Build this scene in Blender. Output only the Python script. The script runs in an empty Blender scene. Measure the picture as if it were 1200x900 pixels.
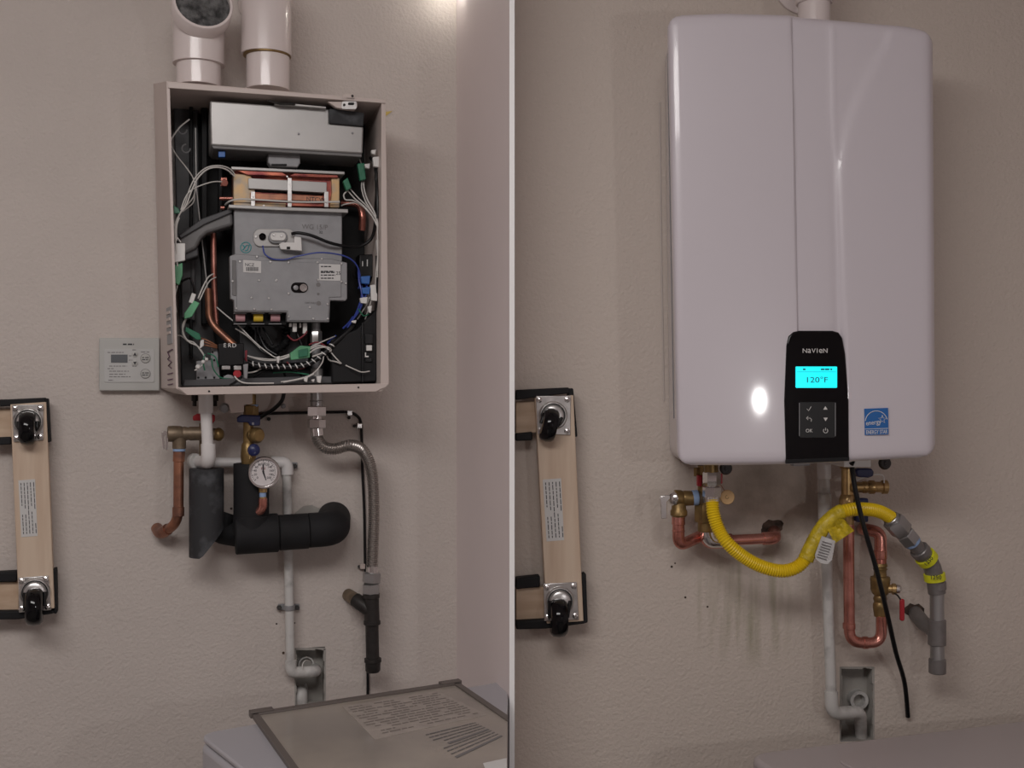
import bpy, bmesh, math, random
from mathutils import Vector, Matrix
random.seed(7)
S = bpy.context.scene
COL = S.collection
F = 1333.0          # focal length in pixels of the 1200 px wide frame
CZ = 1.6            # camera height
PI = math.pi

# ------------------------------------------------------------------ camera, world, lights, exposure
cam = bpy.data.cameras.new('camera'); cam.sensor_width = 36.0; cam.lens = 36.0 * F / 1200.0
cam.clip_start = 0.05
co = bpy.data.objects.new('camera', cam); COL.objects.link(co)
co.location = (0, 0, CZ); co.rotation_euler = (PI / 2, 0, 0)
S.camera = co
S.view_settings.view_transform = 'Standard'; S.view_settings.look = 'None'
S.view_settings.gamma = 1.0; S.view_settings.use_curve_mapping = False
S.view_settings.exposure = 0.22
w = bpy.data.worlds.new('world'); S.world = w; w.use_nodes = True
w.node_tree.nodes['Background'].inputs[0].default_value = (1.0, 0.95, 0.93, 1)
w.node_tree.nodes['Background'].inputs[1].default_value = 0.05

def area(name, loc, target, size, energy, color=(1, 1, 1), size_y=None):
    l = bpy.data.lights.new(name, 'AREA'); l.energy = energy; l.size = size; l.color = color
    if size_y: l.shape = 'RECTANGLE'; l.size_y = size_y
    o = bpy.data.objects.new(name, l); COL.objects.link(o); o.location = loc
    d = Vector(target) - Vector(loc); o.rotation_euler = d.to_track_quat('-Z', 'Y').to_euler()
    return o

area('ceiling_lamp', (-0.5, 0.3, 2.70), (-0.4, 1.2, 0.5), 1.7, 36, (1.0, 0.96, 0.94), 0.8)
def point(name, loc, r, e, color=(1, 1, 1)):
    l = bpy.data.lights.new(name, 'POINT'); l.energy = e; l.shadow_soft_size = r; l.color = color
    o = bpy.data.objects.new(name, l); COL.objects.link(o); o.location = loc
    return o

# ------------------------------------------------------------------ the two bays: a wall plane each, facing the viewer at its own slant
class Bay:
    def __init__(s, phi, p):
        s.c, s.s, s.p = math.cos(phi), math.sin(phi), p
        s.t = Vector((s.c, -s.s, 0)); s.n = Vector((-s.s, -s.c, 0)); s.z = Vector((0, 0, 1))
    def depth(s, px, off): return (s.p - off) / (s.c + (px - 600) / F * s.s)
    def at(s, px, py, off=0.0):
        Z = s.depth(px, off)
        return Vector(((px - 600) / F * Z, Z, CZ - (py - 450) / F * Z))
    def k(s, px, off=0.0): return s.depth(px, off) / F      # metres per pixel
    def pts(s, L): return [s.at(*a) for a in L]
L = Bay(math.radians(-16.7), 2.455)
R = Bay(math.radians(-4.3), 2.353)

_P = R.at(850, 470, 0.25); _v = (_P - Vector((0, 0, CZ))).normalized(); _d = _v - 2 * _v.dot(R.n) * R.n
point('added_highlight_lamp', _P + _d * 2.3, 0.035, 8, (1.0, 0.97, 0.96))  # added point light, mirrored so its highlight lands on the heater cover
point('corner_bulb', L.at(530, -22, 0.06), 0.012, 0.17, (1.0, 0.98, 0.88))

# ------------------------------------------------------------------ materials
def mat(name, col, rough=0.5, metal=0.0, var=0.0, vscale=20, bump=0.0, bscale=200, coat=0.0, emit=None, col2=None, stretch=None, spec=None, bdist=0.001, contrast=None):
    m = bpy.data.materials.new(name); m.use_nodes = True
    nt = m.node_tree; b = nt.nodes['Principled BSDF']
    b.inputs['Base Color'].default_value = (*col, 1); b.inputs['Roughness'].default_value = rough
    b.inputs['Metallic'].default_value = metal; b.inputs['Coat Weight'].default_value = coat
    if spec is not None: b.inputs['Specular IOR Level'].default_value = spec
    tc = nt.nodes.new('ShaderNodeTexCoord'); mp = nt.nodes.new('ShaderNodeMapping')
    nt.links.new(tc.outputs['Object'], mp.inputs[0])
    if stretch: mp.inputs['Scale'].default_value = stretch
    if var or col2:
        n = nt.nodes.new('ShaderNodeTexNoise'); n.inputs['Scale'].default_value = vscale; n.inputs['Detail'].default_value = 5
        r = nt.nodes.new('ShaderNodeValToRGB')
        c2 = col2 if col2 else tuple(c * (1 - var) for c in col)
        r.color_ramp.elements[0].color = (*c2, 1); r.color_ramp.elements[1].color = (*col, 1)
        lo, hi = contrast if contrast else (0.35, 0.65)
        r.color_ramp.elements[0].position = lo; r.color_ramp.elements[1].position = hi
        nt.links.new(mp.outputs[0], n.inputs[0]); nt.links.new(n.outputs[0], r.inputs[0]); nt.links.new(r.outputs[0], b.inputs['Base Color'])
    if bump:
        n = nt.nodes.new('ShaderNodeTexNoise'); n.inputs['Scale'].default_value = bscale; n.inputs['Detail'].default_value = 3
        bp = nt.nodes.new('ShaderNodeBump'); bp.inputs['Strength'].default_value = bump; bp.inputs['Distance'].default_value = bdist
        nt.links.new(mp.outputs[0], n.inputs[0]); nt.links.new(n.outputs[0], bp.inputs['Height']); nt.links.new(bp.outputs[0], b.inputs['Normal'])
    if emit:
        b.inputs['Emission Color'].default_value = (*emit[0], 1); b.inputs['Emission Strength'].default_value = emit[1]
    return m

M = {}
M['wall'] = mat('plaster_paint', (0.60, 0.54, 0.50), 0.75, var=0.05, vscale=5, bump=0.85, bscale=150, bdist=0.0024)
M['wallr'] = mat('plaster_paint_stained', (0.62, 0.545, 0.485), 0.7, bump=0.9, bscale=140, bdist=0.0025)
M['side'] = mat('brightened_smooth_paint', (0.80, 0.71, 0.70), 0.6, var=0.03, vscale=4, bump=0.3, bscale=120)  # base colour raised to stand in for the light on the partition
M['white'] = mat('white_plastic', (0.98, 0.98, 0.98), 0.45)
M['concrete'] = mat('concrete', (0.3, 0.28, 0.26), 0.9, var=0.3, bump=0.4)
M['cavity'] = mat('grey_board', (0.42, 0.40, 0.37), 0.9, var=0.3, vscale=12, bump=0.3)
M['pvc'] = mat('white_pvc', (0.74, 0.72, 0.71), 0.35, var=0.06, vscale=15)
M['pvc_dirty'] = mat('dusty_pvc', (0.60, 0.59, 0.57), 0.5, col2=(0.38, 0.37, 0.36), vscale=30, contrast=(0.3, 0.5))
M['pvcvent'] = mat('vent_pvc', (0.76, 0.68, 0.66), 0.22, var=0.04, vscale=6, coat=0.3)
M['lint'] = mat('grey_lint', (0.16, 0.16, 0.16), 0.95, col2=(0.04, 0.04, 0.04), vscale=60, bump=1.0, bscale=90, bdist=0.01)
M['case'] = mat('beige_enamel', (0.60, 0.515, 0.475), 0.42, var=0.04, vscale=6)
M['liner'] = mat('dark_liner', (0.012, 0.012, 0.013), 0.6, var=0.4, spec=0.3)
M['panel'] = mat('dark_grey_panel', (0.075, 0.075, 0.08), 0.5, var=0.3, vscale=8)
M['duct'] = mat('grey_duct', (0.17, 0.165, 0.165), 0.45, var=0.15)
M['galv'] = mat('galvanised_steel', (0.30, 0.30, 0.31), 0.5, 0.25, var=0.12, vscale=40)
M['galv2'] = mat('satin_steel', (0.43, 0.42, 0.41), 0.36, 0.4, var=0.1, vscale=12)
M['chrome'] = mat('chrome', (0.75, 0.74, 0.73), 0.18, 1.0)
M['zinc'] = mat('zinc_plate', (0.72, 0.71, 0.70), 0.3, 0.85, var=0.25, vscale=60)
M['steelflex'] = mat('stainless_corrugated', (0.42, 0.39, 0.37), 0.33, 0.9)
M['copper'] = mat('old_copper', (0.42, 0.19, 0.115), 0.4, 0.75, col2=(0.22, 0.11, 0.08), vscale=35)
M['copper2'] = mat('new_copper', (0.72, 0.33, 0.27), 0.27, 0.85, col2=(0.45, 0.17, 0.13), vscale=25)
M['heatcu'] = mat('heat_stained_copper', (0.50, 0.16, 0.10), 0.35, 0.7, col2=(0.20, 0.045, 0.05), vscale=30)
M['gold'] = mat('gold_brown_metal', (0.62, 0.42, 0.22), 0.5, 0.4, col2=(0.42, 0.36, 0.29), vscale=45)
M['brass'] = mat('brass', (0.62, 0.43, 0.2), 0.32, 0.85, var=0.3, vscale=40)
M['bronze'] = mat('weathered_bronze', (0.25, 0.19, 0.13), 0.5, 0.6, var=0.35, vscale=50)
M['darkbrass'] = mat('aged_brass', (0.33, 0.22, 0.09), 0.4, 0.7, var=0.35, vscale=40)
M['iron'] = mat('black_iron', (0.035, 0.031, 0.029), 0.5, 0.3, var=0.4, vscale=60)
M['rubber'] = mat('black_foam', (0.014, 0.014, 0.016), 0.75, spec=0.35, col2=(0.009, 0.009, 0.010), vscale=15)
M['rubberdust'] = mat('dusty_black_foam', (0.10, 0.105, 0.115), 0.7, col2=(0.025, 0.026, 0.029), vscale=22, contrast=(0.5, 0.72))
M['black'] = mat('black_plastic', (0.006, 0.006, 0.007), 0.35, spec=0.35)
M['gloss'] = mat('black_gloss', (0.003, 0.003, 0.004), 0.08, coat=0.15, spec=0.3)
M['blackmat'] = mat('black_matt', (0.009, 0.009, 0.010), 0.6, spec=0.3)
M['grey'] = mat('grey_plastic', (0.30, 0.30, 0.31), 0.5)
M['red'] = mat('red_handle', (0.42, 0.02, 0.03), 0.4)
M['blue'] = mat('navy_handle', (0.015, 0.022, 0.09), 0.35)
M['bluewire'] = mat('blue_wire', (0.035, 0.06, 0.30), 0.4)
M['blueplug'] = mat('blue_plug', (0.03, 0.13, 0.42), 0.4)
M['ptfe'] = mat('pale_blue_tape', (0.28, 0.40, 0.62), 0.6)
M['wire'] = mat('white_wire', (0.62, 0.60, 0.57), 0.5)
M['wirered'] = mat('dark_red_wire', (0.2, 0.02, 0.03), 0.5)
M['wirebrown'] = mat('copper_brown_wire', (0.30, 0.13, 0.07), 0.5)
M['green'] = mat('green_plug', (0.03, 0.20, 0.11), 0.35, var=0.3)
M['greenlight'] = mat('light_green_plug', (0.13, 0.42, 0.22), 0.4, var=0.3)
M['whiteplug'] = mat('white_plug', (0.72, 0.71, 0.69), 0.45)
M['pinkcoil'] = mat('pink_coil', (0.52, 0.28, 0.30), 0.5)
M['yellowcoil'] = mat('yellow_coil', (0.72, 0.50, 0.04), 0.5)
M['paper'] = mat('white_sticker', (0.62, 0.61, 0.60), 0.55)
M['ink'] = mat('ink', (0.03, 0.03, 0.035), 0.6)
M['inkgrey'] = mat('grey_ink', (0.18, 0.17, 0.17), 0.6)
M['inkpurple'] = mat('purple_marker', (0.12, 0.05, 0.10), 0.6)
M['inkteal'] = mat('teal_stamp', (0.05, 0.32, 0.34), 0.6)
M['stat'] = mat('grey_white_controller', (0.47, 0.47, 0.45), 0.45)
M['stat2'] = mat('controller_face', (0.52, 0.52, 0.51), 0.35)
M['lcd'] = mat('blank_lcd', (0.12, 0.13, 0.14), 0.3)
M['wood'] = mat('pale_plank', (0.66, 0.53, 0.41), 0.55, col2=(0.57, 0.43, 0.32), vscale=9, stretch=(6, 6, 0.5))
M['woodx'] = mat('pale_rail', (0.62, 0.475, 0.35), 0.55, col2=(0.5, 0.36, 0.25), vscale=9, stretch=(0.5, 6, 6))
M['enamel'] = mat('white_enamel', (0.69, 0.645, 0.69), 0.32, coat=0.7)
M['enamel'].node_tree.nodes['Principled BSDF'].inputs['Coat Roughness'].default_value = 0.07
M['yellow'] = mat('yellow_coated_hose', (0.80, 0.56, 0.01), 0.35)
M['yellowtag'] = mat('crinkled_yellow_tag', (0.70, 0.52, 0.02), 0.4, var=0.35, vscale=70, bump=0.8, bscale=90, bdist=0.004)
M['taglabel'] = mat('yellow_label', (0.72, 0.72, 0.02), 0.45)
M['tan'] = mat('tan_tag', (0.66, 0.43, 0.21), 0.55)
M['nutgrey'] = mat('grey_steel_nut', (0.42, 0.42, 0.42), 0.35, 0.85)
M['pipegrey'] = mat('grey_iron_pipe', (0.24, 0.225, 0.22), 0.4, 0.5, var=0.15, vscale=50)
M['screen'] = mat('lit_turquoise_screen', (0.0, 0.4, 0.45), 0.3, emit=((0.0, 0.78, 0.86), 0.95))
M['screenink'] = mat('screen_ink', (0.01, 0.10, 0.13), 0.5)
M['bluesticker'] = mat('blue_sticker', (0.01, 0.13, 0.42), 0.4)
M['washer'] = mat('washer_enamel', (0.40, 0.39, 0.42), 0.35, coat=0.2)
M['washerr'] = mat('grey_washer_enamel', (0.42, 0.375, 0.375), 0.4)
M['lidtrim'] = mat('brown_grey_trim', (0.13, 0.11, 0.10), 0.5)
M['lid'] = mat('beige_lid_panel', (0.36, 0.315, 0.27), 0.28, col2=(0.27, 0.24, 0.215), vscale=5, coat=0.3)
M['lidpaper'] = mat('printed_sheet', (0.40, 0.355, 0.32), 0.5, col2=(0.34, 0.30, 0.27), vscale=40)
M['yellowscrap'] = mat('yellow_scrap', (0.62, 0.46, 0.12), 0.6)
M['face'] = mat('dial_face', (0.68, 0.64, 0.64), 0.4)
M['hole'] = mat('dark_hole', (0.03, 0.022, 0.018), 0.95, col2=(0.12, 0.08, 0.06), vscale=60)
M['caulk'] = mat('old_caulk', (0.56, 0.50, 0.46), 0.6)

def stain_wall():
    m = M['wallr']; nt = m.node_tree; b = nt.nodes['Principled BSDF']; N = nt.nodes.new; K = nt.links.new
    tc = N('ShaderNodeTexCoord'); sp = N('ShaderNodeSeparateXYZ'); K(tc.outputs['Object'], sp.inputs[0])
    def blob(px, py, sx, sz):
        c = R.at(px, py)
        def nrm(out, c0, s0):
            a = N('ShaderNodeMath'); a.operation = 'SUBTRACT'; K(out, a.inputs[0]); a.inputs[1].default_value = c0
            d = N('ShaderNodeMath'); d.operation = 'DIVIDE'; K(a.outputs[0], d.inputs[0]); d.inputs[1].default_value = s0
            q = N('ShaderNodeMath'); q.operation = 'MULTIPLY'; K(d.outputs[0], q.inputs[0]); K(d.outputs[0], q.inputs[1])
            return q.outputs[0]
        s = N('ShaderNodeMath'); s.operation = 'ADD'; K(nrm(sp.outputs[0], c.x, sx), s.inputs[0]); K(nrm(sp.outputs[2], c.z, sz), s.inputs[1])
        r = N('ShaderNodeMapRange'); K(s.outputs[0], r.inputs[0]); r.inputs[1].default_value = 0; r.inputs[2].default_value = 1; r.inputs[3].default_value = 1; r.inputs[4].default_value = 0
        r.interpolation_type = 'SMOOTHSTEP'
        return r.outputs[0]
    mp = N('ShaderNodeMapping'); K(tc.outputs['Object'], mp.inputs[0]); mp.inputs['Scale'].default_value = (34, 34, 3.0)
    n = N('ShaderNodeTexNoise'); K(mp.outputs[0], n.inputs[0]); n.inputs['Scale'].default_value = 1.0; n.inputs['Detail'].default_value = 3
    rr = N('ShaderNodeValToRGB'); rr.color_ramp.elements[0].position = 0.48; rr.color_ramp.elements[1].position = 0.72; K(n.outputs[0], rr.inputs[0])
    mu = N('ShaderNodeMath'); mu.operation = 'MULTIPLY'; K(rr.outputs[0], mu.inputs[0]); K(blob(880, 705, 0.17, 0.16), mu.inputs[1])
    n2 = N('ShaderNodeTexNoise'); K(tc.outputs['Object'], n2.inputs[0]); n2.inputs['Scale'].default_value = 14; n2.inputs['Detail'].default_value = 6
    r2 = N('ShaderNodeValToRGB'); r2.color_ramp.elements[0].position = 0.35; r2.color_ramp.elements[1].position = 0.75; K(n2.outputs[0], r2.inputs[0])
    m2 = N('ShaderNodeMath'); m2.operation = 'MULTIPLY'; K(r2.outputs[0], m2.inputs[0]); K(blob(900, 600, 0.16, 0.15), m2.inputs[1])
    mx0 = N('ShaderNodeMix'); mx0.data_type = 'RGBA'; K(m2.outputs[0], mx0.inputs[0])
    mx0.inputs[6].default_value = (0.62, 0.545, 0.485, 1); mx0.inputs[7].default_value = (0.30, 0.25, 0.205, 1)
    mx = N('ShaderNodeMix'); mx.data_type = 'RGBA'; K(mu.outputs[0], mx.inputs[0]); K(mx0.outputs[2], mx.inputs[6]); mx.inputs[7].default_value = (0.36, 0.33, 0.24, 1)
    K(mx.outputs[2], b.inputs['Base Color'])
stain_wall()

# ------------------------------------------------------------------ mesh builder
class MB:
    def __init__(s): s.v = []; s.f = []
    def add(s, v, f):
        o = len(s.v); s.v += [Vector(a) for a in v]; s.f += [tuple(i + o for i in q) for q in f]; return s
    def prism(s, bay, pts, off, thick, back=None):
        """polygon given on the plane `off` in front of the bay's wall, real thickness toward the wall"""
        fr = [bay.at(x, y, off) for x, y in pts]; n = len(fr)
        bk = [p - bay.n * thick for p in fr] if back is None else [bay.at(x, y, off - thick) for x, y in back]
        return s.add(fr + bk, [tuple(range(n)), tuple(range(2 * n - 1, n - 1, -1))] + [(i, i + n, (i + 1) % n + n, (i + 1) % n) for i in range(n)])
    def rect(s, bay, x0, y0, x1, y1, off, thick): return s.prism(bay, [(x0, y0), (x1, y0), (x1, y1), (x0, y1)], off, thick)
    def tube(s, P, r, n=14, cap=True):
        P = [Vector(p) for p in P]; m = len(P); rs = r if isinstance(r, (list, tuple)) else [r] * m
        T = [(P[min(i + 1, m - 1)] - P[max(i - 1, 0)]).normalized() for i in range(m)]
        a = T[0].cross(Vector((0, 0, 1)))
        if a.length < 0.1: a = T[0].cross(Vector((1, 0, 0)))
        a.normalize(); v = []; f = []
        for i in range(m):
            a = (a - T[i] * a.dot(T[i])).normalized(); b = T[i].cross(a)
            for j in range(n):
                q = 2 * PI * j / n; v.append(P[i] + (a * math.cos(q) + b * math.sin(q)) * rs[i])
        for i in range(m - 1):
            for j in range(n): f.append((i * n + j, i * n + (j + 1) % n, (i + 1) * n + (j + 1) % n, (i + 1) * n + j))
        if cap: f.append(tuple(range(n - 1, -1, -1))); f.append(tuple(range((m - 1) * n, m * n)))
        return s.add(v, f)
    def lathe(s, p0, d, prof, n=28, twist=0.0):
        """profile of (distance along d, radius)"""
        d = Vector(d).normalized(); a = d.cross(Vector((0, 0, 1)))
        if a.length < 0.1: a = d.cross(Vector((0, 1, 0)))
        a.normalize(); b = d.cross(a); v = []; f = []; m = len(prof)
        for h, r in prof:
            for j in range(n):
                q = 2 * PI * j / n + twist; v.append(Vector(p0) + d * h + (a * math.cos(q) + b * math.sin(q)) * max(r, 1e-5))
        for i in range(m - 1):
            for j in range(n): f.append((i * n + j, i * n + (j + 1) % n, (i + 1) * n + (j + 1) % n, (i + 1) * n + j))
        f.append(tuple(range(n - 1, -1, -1))); f.append(tuple(range((m - 1) * n, m * n)))
        return s.add(v, f)
    def cyl(s, p0, p1, r, n=24, ch=0.08, r1=None):
        p0, p1 = Vector(p0), Vector(p1); l = (p1 - p0).length; c = r * ch; r1 = r if r1 is None else r1
        return s.lathe(p0, p1 - p0, [(0, r - c), (c, r), (l - c, r1), (l, r1 - c)], n)
    def hexnut(s, p0, p1, r, tw=0.0):
        p0, p1 = Vector(p0), Vector(p1); l = (p1 - p0).length
        return s.lathe(p0, p1 - p0, [(0, r * 0.9), (l * 0.08, r), (l * 0.92, r), (l, r * 0.9)], 6, tw)
    def ball(s, c, r, n=20):
        return s.lathe(Vector(c) - Vector((0, 0, r)), (0, 0, 1), [(r - r * math.cos(PI * i / 10), r * math.sin(PI * i / 10)) for i in range(11)], n)
    def box(s, c, ax, ay, az):
        c = Vector(c); v = [c + ax * i + ay * j + az * k for i in (-1, 1) for j in (-1, 1) for k in (-1, 1)]
        return s.add(v, [(0, 1, 3, 2), (4, 6, 7, 5), (0, 4, 5, 1), (2, 3, 7, 6), (0, 2, 6, 4), (1, 5, 7, 3)])

def catmull(P, k=6):
    P = [Vector(p) for p in P]; Q = [P[0]] + P + [P[-1]]; out = []
    for i in range(1, len(Q) - 2):
        a, b, c, d = Q[i - 1:i + 3]
        for j in range(k):
            t = j / k
            out.append(0.5 * ((2 * b) + (c - a) * t + (2 * a - 5 * b + 4 * c - d) * t * t + (3 * b - a - 3 * c + d) * t ** 3))
    out.append(P[-1]); return out
def fillet(P, r, k=7):
    P = [Vector(p) for p in P]; out = [P[0]]
    for i in range(1, len(P) - 1):
        a = P[i - 1] - P[i]; b = P[i + 1] - P[i]; q = min(r, a.length * 0.48, b.length * 0.48)
        s = P[i] + a.normalized() * q; e = P[i] + b.normalized() * q
        for j in range(k + 1):
            t = j / k; out.append(s * (1 - t) ** 2 + P[i] * 2 * t * (1 - t) + e * t * t)
    out.append(P[-1]); return out
def resample(P, step):
    out = [P[0]]; acc = 0.0
    for i in range(1, len(P)):
        a, b = P[i - 1], P[i]; l = (b - a).length; t = step - acc
        while t <= l and l > 0:
            out.append(a + (b - a) * (t / l)); t += step
        acc = (acc + l) % step
    return out

# ------------------------------------------------------------------ object helpers
BASE = {}
def mesh_obj(name, mb, m, parent=None, bevel=0.0, seg=2, ang=38):
    base = BASE[parent.name] if parent else (sum(mb.v, Vector()) / len(mb.v))
    me = bpy.data.meshes.new(name); me.from_pydata([v - base for v in mb.v], [], mb.f); me.validate()
    bm = bmesh.new(); bm.from_mesh(me); bmesh.ops.remove_doubles(bm, verts=bm.verts, dist=1e-6); bmesh.ops.recalc_face_normals(bm, faces=bm.faces); bm.to_mesh(me); bm.free()
    me.polygons.foreach_set('use_smooth', [True] * len(me.polygons)); me.set_sharp_from_angle(angle=math.radians(ang))
    me.materials.append(M[m] if isinstance(m, str) else m)
    o = bpy.data.objects.new(name, me); COL.objects.link(o)
    if parent: o.parent = parent
    else: o.location = base
    BASE[o.name] = base
    if bevel:
        b = o.modifiers.new('bevel', 'BEVEL'); b.width = bevel; b.segments = seg; b.limit_method = 'ANGLE'; b.angle_limit = math.radians(40); b.harden_normals = False
    return o
def lab(o, label): o['label'] = label; return o
def tag(o, label, cat, group=None):
    o['label'] = label; o['category'] = cat
    if group: o['group'] = group
    return o
def struct(name, mb, m, parent=None, bevel=0.0):
    o = mesh_obj(name, mb, m, parent, bevel)
    if not parent: o['kind'] = 'structure'
    return o
def thing(name, base, label, cat, group=None):
    o = bpy.data.objects.new(name, None); COL.objects.link(o); o.location = base; o.empty_display_size = 0.03
    BASE[o.name] = Vector(base); return tag(o, label, cat, group)
def part(name, parent, m, mb, bevel=0.0, label=None, seg=2):
    o = mesh_obj(name, mb, m, parent, bevel, seg)
    if label: o['label'] = label
    return o
def stuff(o): o['kind'] = 'stuff'; return o
_screw = {}
def screws(name, bay, L_, parent, r, m='zinc', h=0.002):
    key = (name, round(r, 5), m, id(bay))
    if key not in _screw:
        mb = MB().lathe((0, 0, 0), bay.n, [(0, r), (h * 0.5, r), (h, r * 0.75)], 10)
        mb.box(bay.n * h, bay.t * r * 0.6, bay.z * r * 0.12, bay.n * h * 0.15)
        me = bpy.data.meshes.new(name); me.from_pydata([tuple(v) for v in mb.v], [], mb.f)
        bm = bmesh.new(); bm.from_mesh(me); bmesh.ops.recalc_face_normals(bm, faces=bm.faces); bm.to_mesh(me); bm.free()
        me.materials.append(M[m]); _screw[key] = me
    for x, y, off in L_:
        o = bpy.data.objects.new(name, _screw[key]); COL.objects.link(o); o.parent = parent
        o.location = bay.at(x, y, off) - BASE[parent.name]
        BASE[o.name] = BASE[parent.name]
def text(name, s, bay, px, py, h, off, m, parent, rot=0.0, align='CENTER', ext=0.0003, sx=1.0, label=None):
    cu = bpy.data.curves.new(name, 'FONT'); cu.body = s; k = bay.k(px, off); cu.size = h * k / 0.7; cu.extrude = ext; cu.align_x = align; cu.resolution_u = 3
    tmp = bpy.data.objects.new(name + '_tmp', cu); me = bpy.data.meshes.new_from_object(tmp)
    bpy.data.objects.remove(tmp); bpy.data.curves.remove(cu)
    o0 = bay.at(px, py, off); c, q = math.cos(rot), math.sin(rot)
    ax = bay.t * c + bay.z * q; ay = bay.z * c - bay.t * q
    mb = MB(); mb.v = [o0 + ax * (v.co.x * sx) + ay * v.co.y + bay.n * v.co.z for v in me.vertices]; mb.f = [tuple(p.vertices) for p in me.polygons]
    bpy.data.meshes.remove(me)
    return part(name, parent, m, mb, label=label)
def lines(name, bay, L_, off, m, parent, hpx=1.0, vertical=False):
    """small print too fine to read: broken word-long bars, one stuff part"""
    mb = MB(); rnd = random.Random(len(L_) * 7 + int(L_[0][0]))
    for x0, y0, x1 in L_:
        a = x0
        while a < x1:
            e = min(x1, a + rnd.uniform(2.0, 5.5))
            if vertical: mb.rect(bay, y0 - hpx / 2, a, y0 + hpx / 2, e, off, 0.0004)
            else: mb.rect(bay, a, y0 - hpx / 2, e, y0 + hpx / 2, off, 0.0004)
            a = e + rnd.uniform(0.7, 1.3)
    return stuff(part(name, parent, m, mb))
def ell(cx, cy, rx, ry, n=24, a0=0, a1=2 * PI):
    e = 0 if abs(a1 - a0 - 2 * PI) < 1e-6 else 1
    return [(cx + rx * math.cos(a0 + (a1 - a0) * i / (n - e)), cy + ry * math.sin(a0 + (a1 - a0) * i / (n - e))) for i in range(n)]
def rrect(x0, y0, x1, y1, r, n=5):
    out = []
    for cx, cy, a in ((x1 - r, y1 - r, 0), (x0 + r, y1 - r, PI / 2), (x0 + r, y0 + r, PI), (x1 - r, y0 + r, 1.5 * PI)):
        out += [(cx + r * math.cos(a + PI / 2 * i / n), cy + r * math.sin(a + PI / 2 * i / n)) for i in range(n + 1)]
    return out
def wire(name, bay, pts, r_px, m, parent, k=6, label=None, n=8):
    kk = bay.k(pts[0][0], pts[0][2])
    if bay is L: pts = [(min(x, 445 - 107 * (0.215 - o)), y, o) for x, y, o in pts]   # keep the loom inside the case
    return part(name, parent, m, MB().tube(catmull(bay.pts(pts), k), r_px * kk, n), label=label)
def px(bay, x, off, r): return bay.k(x, off) * r

# ================================================================== THE SETTING
def wall(bay, x0, x1, zlo, zhi, holes, off=0.0):
    """wall plane with real openings; coordinates along t measured from the point straight ahead"""
    O = bay.at(600, 450, off)
    def st(px_, py_): q = bay.at(px_, py_, off) - O; return q.dot(bay.t), q.z
    xs = [x0, x1]; zs = [zlo - O.z, zhi - O.z]; H = []
    for a, b, c, d in holes:
        s0, z1 = st(a, b); s1, z0 = st(c, d); H.append((s0, z0, s1, z1)); xs += [s0, s1]; zs += [z0, z1]
    xs = sorted(xs); zs = sorted(zs); mb = MB(); V = lambda s, z: O + bay.t * s + bay.z * z
    for i in range(len(xs) - 1):
        for j in range(len(zs) - 1):
            cx, cz = (xs[i] + xs[i + 1]) / 2, (zs[j] + zs[j + 1]) / 2
            if any(h[0] < cx < h[2] and h[1] < cz < h[3] for h in H): continue
            mb.add([V(xs[i], zs[j]), V(xs[i + 1], zs[j]), V(xs[i + 1], zs[j + 1]), V(xs[i], zs[j + 1])], [(0, 1, 2, 3)])
    return mb
def world_verts(o_name, mb, m, kind=True):
    me = bpy.data.meshes.new(o_name); me.from_pydata([tuple(v) for v in mb.v], [], mb.f)
    bm = bmesh.new(); bm.from_mesh(me); bmesh.ops.remove_doubles(bm, verts=bm.verts, dist=1e-5); bmesh.ops.recalc_face_normals(bm, faces=bm.faces); bm.to_mesh(me); bm.free()
    me.materials.append(M[m]); o = bpy.data.objects.new(o_name, me); COL.objects.link(o); o['kind'] = 'structure'; BASE[o.name] = Vector((0, 0, 0)); return o
corner = L.at(535, 450)
OL = L.at(600, 450)
wl = world_verts('wall_left', wall(L, -2.6, (corner - OL).dot(L.t), 0, 2.75, [(346, 760, 381, 826)]), 'wall')
OR = R.at(600, 450)
wr = world_verts('wall_right', wall(R, (R.at(603, 450) - OR).dot(R.t), 2.6, 0, 2.75, [(985, 782, 1024, 868)]), 'wallr')
endp = corner + L.n * 0.42; endp = Vector((-0.0022 * endp.y, endp.y, 0))
pb = R.at(603.0, 450)
def vprism(P, z0, z1):
    n = len(P); return MB().add([Vector((p[0], p[1], z0)) for p in P] + [Vector((p[0], p[1], z1)) for p in P],
        [tuple(range(n)), tuple(range(2 * n - 1, n - 1, -1))] + [(i, (i + 1) % n, (i + 1) % n + n, i + n) for i in range(n)])
E0 = Vector((-3.0 / F * endp.y, endp.y, 0)); E1 = Vector((3.0 / F * endp.y, endp.y, 0))
world_verts('wall_partition', vprism([E0 + Vector((0, 0.004, 0)), E1 + Vector((-0.0006, 0.004, 0)), Vector((pb.x - 0.0004, pb.y + 0.02, 0)), Vector((0.0, 2.6, 0)), Vector((corner.x, corner.y, 0))], 0, 2.75), 'side')
world_verts('trim_1', vprism([E0, E1, E1 + Vector((0, 0.0038, 0)), E0 + Vector((0, 0.0038, 0))], 0, 2.75), 'white')
world_verts('floor', MB().add([(-3.5, -2, 0), (3.5, -2, 0), (3.5, 3.5, 0), (-3.5, 3.5, 0)], [(0, 1, 2, 3)]), 'concrete')
world_verts('ceiling', MB().add([(-2.75, -2.2, 2.75), (2.75, -2.2, 2.75), (2.75, 3.5, 2.75), (-2.75, 3.5, 2.75)], [(0, 1, 2, 3)]), 'side')
world_verts('wall_rear', MB().add([(-2.75, -2.2, 0), (2.75, -2.2, 0), (2.75, -2.2, 2.75), (-2.75, -2.2, 2.75)], [(0, 1, 2, 3)]), 'side')
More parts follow.
